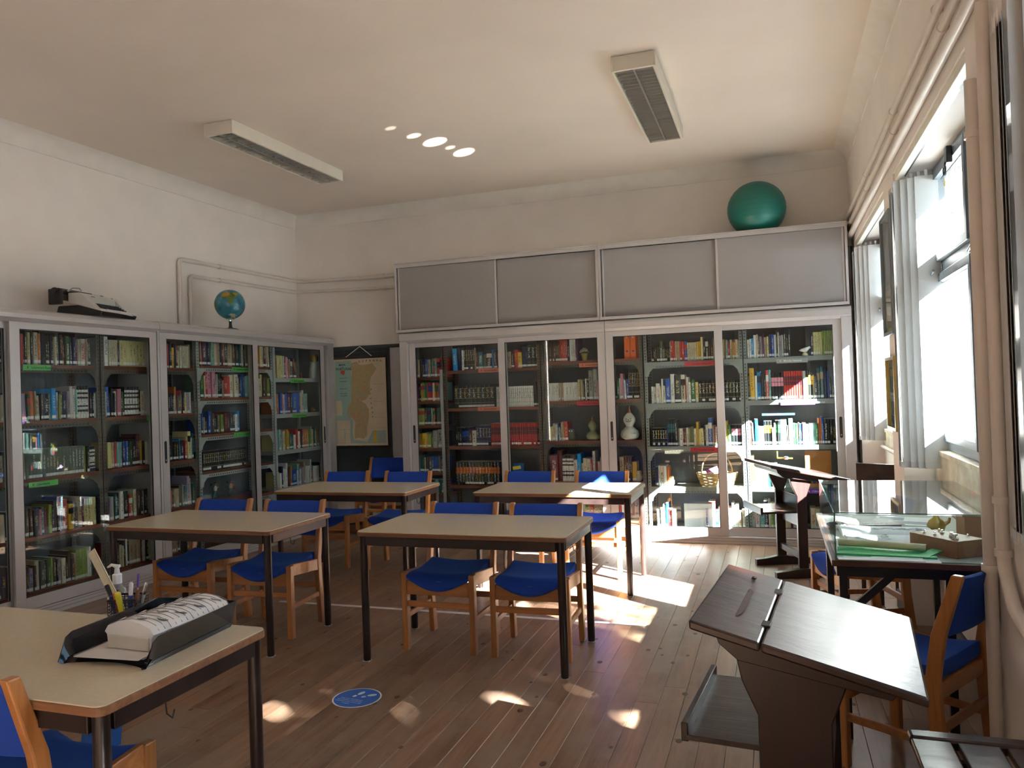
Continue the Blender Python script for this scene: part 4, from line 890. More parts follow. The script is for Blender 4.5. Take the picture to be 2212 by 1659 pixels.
# ------------------------------------------------------------------ ceiling lamps
def ceiling_lamp(label, cx, cy, w, L, rz, h=.105):
    t = thing('ceiling_lamp', label, 'ceiling lamp', (cx, cy, ZC - h), rz, 'louvred ceiling lamps'); e = .018
    g = G(); g.box(-w / 2, -w / 2 + e, -L / 2, L / 2, 0, h); g.box(w / 2 - e, w / 2, -L / 2, L / 2, 0, h); g.box(-w / 2 + e, w / 2 - e, -L / 2, -L / 2 + e, 0, h); g.box(-w / 2 + e, w / 2 - e, L / 2 - e, L / 2, 0, h)
    g.box(-w / 2 + e, w / 2 - e, -L / 2 + e, L / 2 - e, h - .01, h); ob('housing', g, 'lampbody', t, bevel=.006)
    ob('spine', G().box(-.006, .006, -L / 2 + e, L / 2 - e, .004, .07), 'louver', t)
    n = int((L - 2 * e) / .058); wi = w / 2 - e
    def blade():
        g = G(); secs = []
        for x in (.008, wi - .002): secs.append([Vector((x, y, z)) for y, z in ((-.003, .004), (.003, .004), (.009, .035), (.013, .065), (-.013, .065), (-.009, .035))])
        return g.strip(secs).mesh('louver_blade', 'louver', smooth=True)
    bm_ = blade()
    for k in range(n):
        for sx in (0, 1):
            o = bpy.data.objects.new('louver_blade', bm_); link(o, t); o.location = (0 if sx else -wi, -L / 2 + e + (k + .5) * (L - 2 * e) / n, 0)
    for sx in (-1, 1):
        ob('tube_lamp', G().lathe([(.013, 0), (.013, L - .1)], 12), 'white', t, loc=(sx * wi / 2, -L / 2 + .05, .085), rot=(-PI / 2, 0, 0), smooth=True)
        g = G(); secs = []
        for y in (-L / 2 + e, L / 2 - e): secs.append([Vector((sx * wi, y, .004)), Vector((sx * (wi - .006), y, .004)), Vector((sx * (wi - .03), y, .07)), Vector((sx * wi, y, .07))])
        ob('side_reflector', g.strip(secs), 'louver', t)
ceiling_lamp('long white louvred ceiling lamp nearer the left wall', -4.10, 5.84, .28, 1.58, -.03)
ceiling_lamp('long white louvred ceiling lamp nearer the windows', -.815, 5.94, .30, 1.63, 0.0)

# ------------------------------------------------------------------ things on the cases
t = tag(ob('exercise_ball', G(), 'ball'), 'large teal green exercise ball on top of the wall cabinet', 'ball'); 
g = G(); n = 56; prof = []
for k in range(n + 1):
    a = PI * k / n; rr = .275 * math.sin(a); zz = -.265 * math.cos(a)
    if zz < -.235: zz = -.235
    rr += .0012 * (math.sin(a * 34) if .35 < a < PI - .35 else 0)
    prof.append((max(rr, 0.0), zz + .235))
prof = [p for i_, p in enumerate(prof) if i_ == 0 or (p[0] - prof[i_ - 1][0]) ** 2 + (p[1] - prof[i_ - 1][1]) ** 2 > 1e-10]; prof[0] = (0, 0); prof[-1] = (0, prof[-1][1])
t.data = g.lathe(prof, 48).mesh('exercise_ball', 'ball', True); t.location = (-.10, 7.85, 2.988)
ob('plug', G().lathe([(.012, 0), (.012, .004), (0, .005)], 10), 'white', t, loc=(-.13, -.11, .452), rot=(.65, -.55, 0))

def globe():
    p = LW(2.06, .09, 2.246); t = thing('globe', 'blue desk globe on the left bookcase', 'globe', p, LANG); r = .150
    ob('base', G().lathe([(0, 0), (.075, 0), (.078, .006), (.05, .014), (.022, .02), (.016, .035), (.013, .075), (.02, .085), (0, .088)], 24), 'black', t, smooth=True)
    g = G(); pts = [(0, 0, .25 + 0) for _ in range(0)]
    for k in range(11): a = -PI / 2 - .1 + (PI / 2 - .1) * k / 10 * .45; pts.append((r * 1.06 * math.cos(a), .0, .252 + r * 1.06 * math.sin(a)))
    ob('bracket', G().tube([(0, 0, .085), (-.012, 0, .098), (0, 0, .112)], .010, 8), 'chrome', t, smooth=True)
    m_, n_, l_, b_ = nmat('globe_print'); tc = n_.new('ShaderNodeTexCoord'); nz = n_.new('ShaderNodeTexNoise'); nz.inputs['Scale'].default_value = 16; nz.inputs['Detail'].default_value = 5
    l_.new(tc.outputs['Object'], nz.inputs['Vector']); r_ = n_.new('ShaderNodeValToRGB'); e = r_.color_ramp.elements; e[0].position = .35; e[0].color = (.012, .12, .20, 1); e[1].position = .7; e[1].color = (.04, .25, .30, 1)
    l_.new(nz.outputs['Fac'], r_.inputs[0]); l_.new(r_.outputs[0], b_.inputs['Base Color']); b_.inputs['Roughness'].default_value = .15; b_.inputs['Coat Weight'].default_value = .5
    sph = ob('sphere', G().ball((0, 0, 0), r, n=48, k=32), m_, t, loc=(0, 0, .257), smooth=True)
    # printed land masses as thin curved patches; axes seen from the room
    W3 = Vector((5.0, -6.5, -1.0)).normalized(); U3 = Vector((-.15, 0, 1)); U3 = (U3 - W3 * U3.dot(W3)).normalized(); R3 = U3.cross(W3); iv = Matrix.Rotation(-LANG, 3, 'Z')
    def land(poly, m_, lift, lobes=6):
        cu = sum(p[0] for p in poly) / len(poly); cv = sum(p[1] for p in poly) / len(poly); g = G(); n = len(poly); K = lobes
        def P(a, b):
            q = min(.985, math.hypot(a, b)); s_ = q / max(1e-6, math.hypot(a, b)); a *= s_; b *= s_
            return tuple(iv @ ((R3 * a + U3 * b + W3 * math.sqrt(max(0, 1 - a * a - b * b))) * (r + lift)))
        g.v.append(P(cu, cv))
        for k in range(1, K + 1):
            for (a, b) in poly: g.v.append(P(cu + (a - cu) * k / K, cv + (b - cv) * k / K))
        for i_ in range(n): g.face((0, 1 + i_, 1 + (i_ + 1) % n))
        for k in range(K - 1):
            for i_ in range(n): a = 1 + k * n + i_; b = 1 + k * n + (i_ + 1) % n; g.face((a, a + n, b + n, b))
        return ob('land_print', g, m_, sph, smooth=True)
    land([(-.52, .50), (-.50, .66), (-.36, .80), (-.1, .90), (.15, .91), (.36, .84), (.56, .68), (.62, .55), (.48, .50), (.38, .46), (.32, .30), (.26, .12), (.16, -.02), (.05, -.04), (-.02, .10), (-.05, .28), (-.14, .46), (-.3, .48)], cmat('globe_green', (.10, .17, .03), .2), .0004)
    land([(-.42, .58), (-.40, .70), (-.25, .80), (-.02, .86), (.10, .74), (.06, .62), (-.10, .56), (-.28, .55)], cmat('globe_ochre', (.50, .30, .04), .2), .0009)
    land([(.28, .76), (.42, .74), (.54, .62), (.50, .54), (.36, .60)], cmat('globe_ochre', (.50, .30, .04), .2), .0009)
    land([(-.95, .22), (-.82, .24), (-.80, .05), (-.84, -.15), (-.93, -.10)], cmat('globe_green', (.10, .17, .03), .2), .0004)
    land([(-.18, -.66), (0, -.60), (.22, -.64), (.36, -.78), (.2, -.93), (-.1, -.93)], cmat('polar_print', (.42, .40, .27), .3), .0006)
    ob('pole_cap', G().lathe([(.045, 0), (.04, .004), (0, .005)], 20), cmat('polar_print', (.50, .48, .36), .3), t, loc=(0, 0, .257 - r - .0), rot=(0, 0, 0))
    ob('spindle', G().lathe([(.004, 0), (.004, .022), (0, .023)], 8), 'bolt', t, loc=(0, 0, .257 + r - .002))
globe()

def typewriter():
    p = LW(.56, .20, 2.246); t = thing('typewriter', 'white and black manual typewriter on top of the left bookcase', 'typewriter', p, LANG + .22); t.scale = (1.12, 1.12, 1.08)
    wht = cmat('typewriter_cream', (.62, .62, .57), .35); 
    g = G()  # base shell: side profile extruded across
    prof = [(-.20, .0), (-.215, .03), (-.17, .045), (-.02, .085), (.13, .085), (.15, .02), (.14, 0)]
    g.strip([[Vector((x, y, z)) for y, z in prof] for x in (-.20, .20)]); ob('base', g, 'black', t, bevel=.008)
    prof = [(-.212, .030), (-.205, .050), (-.165, .060), (-.150, .075), (-.06, .165), (-.035, .178), (.05, .178), (.05, .10), (-.02, .088), (-.17, .040)]
    g = G(); secs = []
    for x, s_ in ((-.20, 1), (-.192, 1), (-.145, 1), (-.145, 1)): secs.append([Vector((x, y, z)) for y, z in prof])
    g.strip(secs[:3]); g.strip([[Vector((-q.x, q.y, q.z)) for q in s_] for s_ in secs[:3]])
    body = [(-.075, .150), (-.06, .165), (-.035, .178), (.05, .178), (.05, .10), (-.02, .088), (-.075, .10)]
    g.strip([[Vector((x, y, z)) for y, z in body] for x in (-.145, .145)]); g.box(-.145, .145, -.212, -.19, .03, .052)
    ob('cover', g, wht, t, bevel=.006)
    ob('key_well', G().strip([[Vector((x, y, z)) for y, z in ((-.19, .035), (-.19, .046), (-.075, .10), (-.075, .07))] for x in (-.144, .144)]), 'black', t)
    kg = G()
    for r_ in range(4):
        for k in range(12):
            kx = -.128 + k * .0225 + r_ * .004; ky = -.172 + r_ * .024; kz = .060 + r_ * .013
            kg.lathe([(.008, -.012), (.0085, .004), (0, .005)], 8, (kx, ky, kz))
    kg.box(-.07, .07, -.192, -.184, .052, .06)
    tag(ob('keys', kg, 'black', t), kind='stuff')
    ob('carriage', G().box(-.285, .17, .055, .12, .13, .165).box(-.29, -.265, .035, .135, .085, .20).box(.165, .18, .04, .13, .13, .185), 'black', t, bevel=.006)
    ob('platen', G().lathe([(.019, -.26), (.019, .165)], 16), 'black', t, loc=(0, .075, .185), rot=(0, PI / 2, 0), smooth=True)
    ob('platen_knob', G().lathe([(.01, 0), (.022, .006), (.024, .02), (.02, .03), (0, .031)], 16), 'black', t, loc=(.175, .075, .185), rot=(0, PI / 2, 0), smooth=True)
    ob('platen_knob', G().lathe([(.01, 0), (.022, .006), (.024, .02), (.02, .03), (0, .031)], 16), 'black', t, loc=(-.28, .075, .185), rot=(0, -PI / 2, 0), smooth=True)
    ob('paper_rest', G().box(-.23, .12, .10, .105, .16, .215), 'black', t)
    ob('return_lever', G().tube([(-.20, .05, .19), (-.19, .02, .215), (-.15, .0, .218), (-.135, -.01, .20)], .006, 8), 'chrome', t, smooth=True)
    text('lettering', 'messa', .016, Matrix.Translation((-.125, -.078, .151)) @ Matrix.Rotation(.77, 4, 'X'), 'ink', t)
    ob('badge', G().lathe([(.006, 0), (.006, .002), (0, .002)], 12), cmat('badge_red', (.5, .03, .02)), t, loc=(.125, -.06, .167), rot=(.77, 0, 0))
typewriter()

# ------------------------------------------------------------------ painted pipes
def pipe(name, label, pts, r, clips=(), cat='pipe'):
    t = thing(name, label, cat, (0, 0, 0)); P_ = [Vector(p) for p in pts]; out = [P_[0]]
    for i_ in range(1, len(P_) - 1):
        a = (P_[i_ - 1] - P_[i_]).normalized(); b = (P_[i_ + 1] - P_[i_]).normalized(); d = min(.05, r * 2.6)
        for k in range(5):
            u = k / 4; out.append((P_[i_] + a * d) * (1 - u) ** 2 + P_[i_] * 2 * u * (1 - u) + (P_[i_] + b * d) * u ** 2)
    out.append(P_[-1]); ob('run', G().tube(out, r, 12), 'pipe', t, smooth=True)
    for (c, ax, wall) in clips:
        c = Vector(c); g = G(); wd_ = .012; q = c.copy()
        if ax == 'h': g.lathe([(r * 1.0, -wd_), (r * 1.28, -wd_), (r * 1.28, wd_), (r, wd_)], 12)
        else: g.lathe([(r * 1.0, -wd_), (r * 1.28, -wd_), (r * 1.28, wd_), (r, wd_)], 12)
        o = ob('clip', g, 'pipe', t, loc=c, smooth=True); wv = Vector(wall)
        if ax == 'h': o.rotation_euler = Vector((wv.y, -wv.x, 0)).to_track_quat('Z', 'X').to_euler()
        ob('clip_foot', G().beam(c, c + wv, .014, .02), 'pipe', t)
    return t
tl = .505; wl_ = (-.03, 0.001, 0)
pipe('wall_pipe', 'outer painted pipe rising behind the globe, turning along the left wall to the corner', [LW(1.83, tl, 2.10), LW(1.83, tl, 2.965), LW(3.70, tl, 2.975), (-5.40, 8.105, 2.965), (-3.92, 8.105, 2.935)], .021,
     [(LW(2.4, tl, 2.968), 'h', wl_), ((-4.29, 8.105, 2.943), 'h', (0, .03, 0)), (LW(1.83, tl, 2.62), 'v', wl_)])
pipe('wall_pipe', 'inner painted pipe just below the outer one, from behind the globe to the corner', [LW(1.97, tl, 2.20), LW(1.97, tl, 2.815), LW(3.70, tl, 2.84), (-5.40, 8.105, 2.84), (-3.92, 8.105, 2.80)], .019,
     [(LW(2.4, tl, 2.822), 'h', wl_), ((-4.29, 8.105, 2.81), 'h', (0, .03, 0)), (LW(1.97, tl, 2.62), 'v', wl_)])
xp = XR - .028
def rclips(z0, z1, ys_): return [((xp, y, z0 + (z1 - z0) * (y + 2) / 10), 'h', (.03, 0, 0)) for y in ys_]
pipe('window_wall_pipe', 'uppermost long painted pipe above the windows', [(xp, -5.1, 3.13), (xp, 8.02, 3.08), (xp, 8.02, .02)], .019, rclips(3.13, 3.08, (1.2, 2.6, 3.72, 5.0, 6.4)) + [((xp, 8.02, 2.0), 'v', (.03, 0, 0)), ((xp, 8.02, 1.0), 'v', (.03, 0, 0))])
pipe('window_wall_pipe', 'middle long painted pipe above the windows', [(xp, -5.1, 2.99), (xp, 7.94, 2.975), (xp, 7.94, .02)], .019, rclips(2.99, 2.975, (.8, 2.2, 3.62, 5.0, 6.4)) + [((xp, 7.94, 2.2), 'v', (.03, 0, 0))])
pipe('window_wall_pipe', 'lowest long painted pipe above the windows, just over the blind rails', [(xp, -5.1, 2.875), (xp, 7.86, 2.87), (xp, 7.86, 2.79)], .024)
pipe('pier_pipe', 'thick painted pipe running full height at the edge of the near wall pier', [(xp, 3.19, .01), (xp, 3.19, 2.60)], .023, [((xp, 3.19, 2.40), 'v', (.03, 0, 0)), ((xp, 3.19, .83), 'v', (.03, 0, 0))])
pipe('pier_pipe', 'painted pipe on the near wall pier that bends off near the floor', [(xp, 3.01, 2.80), (xp, 3.01, .88), (xp - .006, 2.88, .76), (xp - .006, 2.70, .72), (xp - .004, 2.2, .71)], .022, [((xp, 3.01, 1.10), 'v', (.03, 0, 0)), ((xp, 3.01, .92), 'v', (.03, 0, 0))])
pipe('low_pipe', 'short painted pipe low on the wall under the far window', [(.90, 7.6, .93), (.90, 5.95, .93)], .016)
t = thing('thermostat', 'small black control box on the pipes in the far right corner', 'control box', (.705, 8.06, 2.97)); ob('housing', G().box(-.025, .02, -.03, .05, -.055, .055), 'black', t, bevel=.008); ob('dial', G().lathe([(.012, 0), (.012, .006), (0, .007)], 12), 'chrome', t, loc=(0, -.03, 0), rot=(PI / 2, 0, 0))
t = thing('pipe_valve', 'dark valve collar on the vertical corner pipe', 'valve', (.705, 7.98, 2.06)); ob('collar', G().box(-.03, .035, -.03, .05, -.02, .02), 'skirt', t, bevel=.004); ob('spindle', G().lathe([(.006, 0), (.006, .04), (0, .04)], 8), 'skirt', t, loc=(0, -.03, 0), rot=(PI / 2, 0, 0))

# pictures on the pier between the windows
def picture(label, y0, y1, z0, z1, fm, kind):
    t = thing('framed_picture', label, 'picture', (XR, y0, z0)); W_ = y1 - y0; H_ = z1 - z0; fw = .022; d = .03
    g = G(); g.box(-d, 0, 0, W_, 0, fw); g.box(-d, 0, 0, W_, H_ - fw, H_); g.box(-d, 0, 0, fw, fw, H_ - fw); g.box(-d, 0, W_ - fw, W_, fw, H_ - fw); ob('frame', g, fm, t, bevel=.003)
    ob('mount', G().box(-.012, -.008, fw, W_ - fw, fw, H_ - fw), cmat('picture_mount', (.55, .52, .46), .5), t)
    if kind == 0:
        ob('print', G().box(-.0135, -.012, .05, W_ - .05, .30, H_ - .05), cmat('picture_grey', (.30, .29, .27), .4), t)
        g = G(); T = Matrix(((0, 0, 1, 0), (1, 0, 0, 0), (0, 1, 0, 0), (0, 0, 0, 1))); g.prism([(.1, .33), (W_ / 2, .62), (W_ - .1, .33)], -.0145, -.0136, T=T); ob('spire', g, 'greyink', t)
        ob('print', G().box(-.0135, -.012, .05, W_ - .05, .05, .26), cmat('picture_tan', (.50, .42, .25), .4), t)
    else:
        for k in range(2): ob('photo', G().box(-.0135, -.012, .05, W_ - .05, .04 + k * .21, .20 + k * .21), cmat('picture_photo', (.16, .20, .15), .4), t)
    ob('glazing', G().box(-.018, -.0165, fw, W_ - fw, fw, H_ - fw), 'glass', t)
picture('tall grey-framed picture on the pier between the two windows', 5.34, 5.76, 1.81, 2.60, 'winframe', 0)
picture('narrow gilt-framed picture below the grey-framed one', 5.36, 5.74, 1.19, 1.67, 'gold', 1)

# ------------------------------------------------------------------ tables
def make_table(label, loc, w=1.25, d=.69, h=.75, legr=0):
    t = thing('reading_table', label, 'table', loc, 0, 'beige laminate reading tables')
    def rr(w_, d_, r=.03, n=5):
        o_ = []
        for cx, cy, a0 in ((w_ / 2 - r, d_ / 2 - r, 0), (-w_ / 2 + r, d_ / 2 - r, PI / 2), (-w_ / 2 + r, -d_ / 2 + r, PI), (w_ / 2 - r, -d_ / 2 + r, 3 * PI / 2)):
            for k in range(n): a = a0 + PI / 2 * k / (n - 1); o_.append((cx + r * math.cos(a), cy + r * math.sin(a)))
        return o_
    ob('tabletop', G().prism(rr(w - .006, d - .006, .028), h - .004, h), 'laminate', t)
    ob('top_edge', G().prism(rr(w, d), h - .028, h - .0035), 'edge', t, bevel=.003, ang=60)
    g = G(); i_ = .012; s_ = .045; zt = h - .0285; e = .022
    g.box(-w / 2 + i_ + s_, w / 2 - i_ - s_, -d / 2 + i_, -d / 2 + i_ + e, zt - .052, zt); g.box(-w / 2 + i_ + s_, w / 2 - i_ - s_, d / 2 - i_ - e, d / 2 - i_, zt - .052, zt)
    g.box(-w / 2 + i_, -w / 2 + i_ + e, -d / 2 + i_ + s_, d / 2 - i_ - s_, zt - .052, zt); g.box(w / 2 - i_ - e, w / 2 - i_, -d / 2 + i_ + s_, d / 2 - i_ - s_, zt - .052, zt)
    ob('apron', g, 'tubeb', t, bevel=.003)
    for sx in (-1, 1):
        for sy in (-1, 1):
            cx = sx * (w / 2 - i_ - s_ / 2); cy = sy * (d / 2 - i_ - s_ / 2); g = G()
            if legr: g.lathe([(s_ / 2 * .92, .004), (s_ / 2, .02), (s_ / 2, zt), (0, zt)], 16, (cx, cy, 0))
            else: g.box(cx - s_ / 2 * .86, cx + s_ / 2 * .86, cy - s_ / 2 * .86, cy + s_ / 2 * .86, .004, zt)
            l_ = ob('leg', g, 'tubeb', t, bevel=0 if legr else .004, smooth=bool(legr), ang=60)
            ob('foot_cap', G().box(cx - .02, cx + .02, cy - .02, cy + .02, 0, .0045), 'steel_grey', l_)
    hk = G().tube([(w / 2 - .025, -.1, h - .07), (w / 2 - .02, -.1, h - .115), (w / 2 + .0, -.1, h - .125), (w / 2 + .008, -.1, h - .10)], .0025, 6)
    ob('bag_hook', hk, 'black', t, smooth=True)
    return t
T1 = make_table('beige reading table in the middle of the room, two chairs pushed under it', (-1.69, 4.25, 0), legr=1)
dup(T1, (-3.48, 4.18, 0), 0, 'beige reading table second back on the left, beside the bookcase under the globe')
dup(T1, (-3.44, 5.885, 0), 0, 'beige reading table nearest the wall map and blackboard')
dup(T1, (-1.64, 5.93, 0), 0, 'beige reading table whose corner is in the sun, before the gourd shelves')
dup(T1, (-2.283, 1.865, 0), 0, 'beige table nearest the camera that carries the black letter tray')

# ------------------------------------------------------------------ chairs
def make_chair(label, loc, rz, group):
    t = thing('upholstered_chair', label, 'chair', loc, rz, group); W = .435 / 2
    # front legs
    for s_ in (-1, 1):
        g = G().beam((s_ * W, -.19, 0), (s_ * W, -.19, .465), .034, .045, up=(0, 1, 0)); ob('leg', g, 'oak', t, bevel=.005)
    # back legs carry on up as the back posts, with a knee at the seat
    side = [(.165, .225, 0), (.140, .190, .30), (.135, .185, .44), (.160, .210, .60), (.238, .278, .825)]
    for s_ in (-1, 1):
        secs = [[Vector((s_ * W - .016, a, z)), Vector((s_ * W + .016, a, z)), Vector((s_ * W + .016, b, z)), Vector((s_ * W - .016, b, z))] for a, b, z in side]
        ob('back_post', G().strip(secs), 'oak', t, bevel=.006, ang=35)
    def rail(n_, a, b, w_, h_): ob(n_, G().beam(a, b, w_, h_), 'oakx', t, bevel=.004)
    rail('front_rail', (-W + .015, -.19, .375), (W - .015, -.19, .375), .022, .085)
    rail('rear_rail', (-W + .015, .162, .385), (W - .015, .162, .385), .022, .06)
    for s_ in (-1, 1):
        rail('side_rail', (s_ * W, -.17, .432), (s_ * W, .150, .40), .022, .075); rail('stretcher', (s_ * W, -.175, .20), (s_ * W, .165, .20), .018, .032)
    rail('stretcher', (-W + .01, -.185, .275), (W - .01, -.185, .275), .016, .036)
    rail('stretcher', (-W + .01, .175, .255), (W - .01, .175, .255), .016, .036)
    # seat: padded, rolled over the front, hollow across
    nx, ny = 12, 16; g = G(); Ws = W - .018; top = []; bot = []
    def zt(u, v):  # u -1..1, v 0 front..1 rear
        return .462 + .016 * u * u - .020 * math.sin(PI * min(1, v * 1.0)) + .012 * v - .085 * (1 - u * u * .75) * max(0, .22 - v) ** 1.5 / .22 ** 1.5 - .006 * (abs(u) ** 8)
    for j in range(ny + 1):
        v = j / ny; 
        for i_ in range(nx + 1):
            u = -1 + 2 * i_ / nx; g.v.append((u * Ws, -.222 + v * .385 - .010 * (1 - u * u), zt(u, v)))
    N_ = nx + 1
    for j in range(ny + 1):
        v = j / ny
        for i_ in range(nx + 1):
            u = -1 + 2 * i_ / nx; g.v.append((u * Ws, -.215 + v * .378, min(zt(u, v) - .02, .415 + .012 * u * u - .045 * (1 - u * u) * max(0, 1 - v * 5))))
    o_ = N_ * (ny + 1)
    for j in range(ny):
        for i_ in range(nx):
            a = j * N_ + i_; g.face((a, a + 1, a + 1 + N_, a + N_)); g.face((o_ + a, o_ + a + N_, o_ + a + 1 + N_, o_ + a + 1))
    for i_ in range(nx): g.face((i_, o_ + i_, o_ + i_ + 1, i_ + 1)); a = ny * N_ + i_; g.face((a, a + 1, o_ + a + 1, o_ + a))
    for j in range(ny): a = j * N_; g.face((a, a + N_, o_ + a + N_, o_ + a)); a += nx; g.face((a, o_ + a, o_ + a + N_, a + N_))
    ob('seat', g, 'blue', t, bevel=.008, ang=50, smooth=True)
    # back pad between the posts, leaning with them
    g = G(); secs = []; Wb = W - .017
    for k in range(9):
        u = -1 + 2 * k / 8; sec = []
        dy = .022 * (1 - u * u)
        for (z, off) in ((.585, 0), (.60, -.012), (.70, -.016), (.80, -.012), (.815, 0), (.812, .018), (.70, .02), (.59, .018)):
            yb_ = .165 + (z - .585) * .335 + dy; sec.append(Vector((u * Wb, yb_ + off + .012, z)))
        secs.append(sec)
    ob('backrest', g.strip(secs), 'blue', t, smooth=True, bevel=.004, ang=60)
    return t
grp = 'blue upholstered beech chairs'
c0 = make_chair('blue chair under the middle table, nearer the left bookcases', (-1.925, 4.365, 0), 0, grp)
for loc, rz, lab in [
    ((-1.365, 4.365, 0), .04, 'blue chair under the middle table, nearer the windows, sun on its side'),
    ((-3.795, 4.36, 0), .03, 'blue chair under the left table, nearer the bookcase'),
    ((-3.19, 4.36, 0), .06, 'blue chair under the left table, nearer the middle of the room'),
    ((-3.895, 6.23, 0), .05, 'blue chair at the table by the map, on its bookcase side'),
    ((-3.245, 6.23, 0), .05, 'blue chair at the table by the map, on its window side'),
    ((-2.08, 6.27, 0), 0, 'blue chair at the sunny back table, nearer the map'),
    ((-1.43, 6.27, 0), 0, 'blue chair at the sunny back table, sunlight on its seat'),
    ((-4.22, 7.72, 0), .10, 'blue chair standing alone against the blackboard'),
    ((-2.12, 1.725, 0), PI, 'blue chair cut off at the near left, drawn up to the table with the tray'),
    ((.49, 3.385, 0), -2.143, 'blue chair beside the near wall pier, turned towards the room'),
    ((.45, 5.04, 0), -1.265, 'blue chair pushed beneath the glass display case')]:
    dup(c0, loc, rz, lab, grp)

# ------------------------------------------------------------------ old school desks
def school_desk(label, loc, rz, wide, zA=.88, zE=.74, Ltop=.58, panel=.19, shelfside=-1):
    """local x: towards the pupil (down the slope), local y: width"""
    t = thing('school_desk', label, 'desk', loc, rz); s_ = (zE - zA) / Ltop; L1 = .185
    def z(x): return zA + s_ * x
    th = .026
    def slab(x0, x1, lift=0.0, tt=th):
        return [Vector((x0, -wide / 2, z(x0) + lift)), Vector((x1, -wide / 2, z(x1) + lift)), Vector((x1, wide / 2, z(x1) + lift)), Vector((x0, wide / 2, z(x0) + lift))]
    g = G()
    def pts(x0, x1): a = slab(x0, x1); b = [p - Vector((0, 0, th)) for p in a]; return [b, a]
    rail = ob('fixed_rail', G().strip(pts(0, L1)), 'darkwood', t, bevel=.006)
    lid = ob('writing_lid', G().strip(pts(L1 + .003, Ltop)), 'darkwood', t, bevel=.007)
    for y in (-wide * .26, wide * .26): ob('hinge', G().box(L1 - .012, L1 + .014, y - .025, y + .025, z(L1) - .003, z(L1) + .004), 'skirt', lid, bevel=.002)
    # pen groove and inkwell hole on the fixed rail
    gr = G(); secs = []
    for k in range(9):
        u = -1 + 2 * k / 8; w_ = .014 * math.sqrt(max(.04, 1 - abs(u) ** 6)); xx = .105; zz = z(xx) + .0008
        secs.append([Vector((xx - w_, u * wide * .22 - .04, zz)), Vector((xx, u * wide * .22 - .04, zz - .0002)), Vector((xx + w_, u * wide * .22 - .04, zz)), Vector((xx, u * wide * .22 - .04, zz + .0006))])
    ob('pen_groove', gr.strip(secs), cmat('groove_worn', (.16, .13, .12), .12), rail)
    for dy in (0, .022): ob('catch', G().lathe([(.008, 0), (.008, .004), (.004, .006), (0, .006)], 10), 'black', rail, loc=(.10, wide * .36 + dy * .6, z(.1)))
    # underframe
    g = G(); g.strip([[Vector((x_, y_, z(x_) - th - dz)) for x_, dz in ((.06, 0), (Ltop - .06, 0), (Ltop - .08, .03), (.12, .06), (.07, .03))] for y_ in (-wide / 2 + .05, wide / 2 - .05)])
    ob('underframe', g, 'darkwoodp', t, bevel=.003)
    xc = .26
    for s2 in (-1, 1):
        yy = s2 * (wide / 2 - .09); g = G(); T = Matrix(((1, 0, 0, 0), (0, 0, 1, 0), (0, 1, 0, 0), (0, 0, 0, 1))); p = panel / 2
        zt = z(xc) - .085
        poly = [(xc - p, .06), (xc + p, .06), (xc + p, zt - .12), (xc + p + .03, zt - .04), (xc + p + .05, z(xc + p + .05) - th - .01), (xc - p - .06, z(xc - p - .06) - th - .03), (xc - p - .04, zt - .03), (xc - p, zt - .12)]
        ob('leg_panel', g.prism(poly, yy - .016, yy + .016, T=T), 'darkwoodp', t, bevel=.004)
        g = G(); g.strip([[Vector((a, yy + b, c)) for a, c in ((xc - .22, 0), (xc + .24, 0), (xc + .24, .05), (xc + .15, .058), (xc + p, .075), (xc - p, .075), (xc - .13, .058), (xc - .22, .05))] for b in (-.028, .028)])
        ft = ob('foot_beam', g, 'darkwoodp', t, bevel=.004)
        for q in (-.5, .5): ob('foot_bolt', G().lathe([(.008, 0), (.006, .006), (0, .006)], 8), 'steel_brown', ft, loc=(xc + q * panel * 1.3, yy, .064))
    ob('back_board', G().box(xc + panel / 2 - .03, xc + panel / 2 - .012, -wide / 2 + .10, wide / 2 - .10, .38, .62), 'darkwoodp', t, bevel=.003)
    sh = ob('book_shelf', G().box(xc - .30, xc + .05, -wide / 2 + .106, wide / 2 - .106, .50, .516), 'darkwood', t, bevel=.002)
    ob('shelf_lip', G().box(xc - .315, xc - .295, -wide / 2 + .106, wide / 2 - .106, .495, .55), 'darkwoodp', sh, bevel=.003)
    ob('cross_bar', G().beam((xc, -wide / 2 + .1, .16), (xc, wide / 2 - .1, .16), .03, .05), 'darkwoodp', t, bevel=.003)
    return t
school_desk('dark varnished school desk close to the camera, lid sloping to the right', (-.212, 2.51, 0), -.095, .712)
school_desk('dark school desk with thin legs standing before the back bookcase', (-.155, 6.56, 0), .335, .66, zA=.895, zE=.765, Ltop=.62, panel=.075)
t = thing('inkwell', 'small brass inkstand on top of the far school desk', 'inkwell', (.075, 6.80, .885)); 
ob('bowl', G().lathe([(.012, 0), (.018, .004), (.02, .02), (.014, .026), (0, .026)], 12), 'chrome', t, smooth=True); ob('finial', G().lathe([(.006, .0), (.006, .05), (.008, .055), (0, .06)], 8), 'brass', t, loc=(-.07, .03, .01)); ob('crossbar', G().beam((-.07, .03, .012), (.05, -.01, .012), .01, .012), 'brass', t)

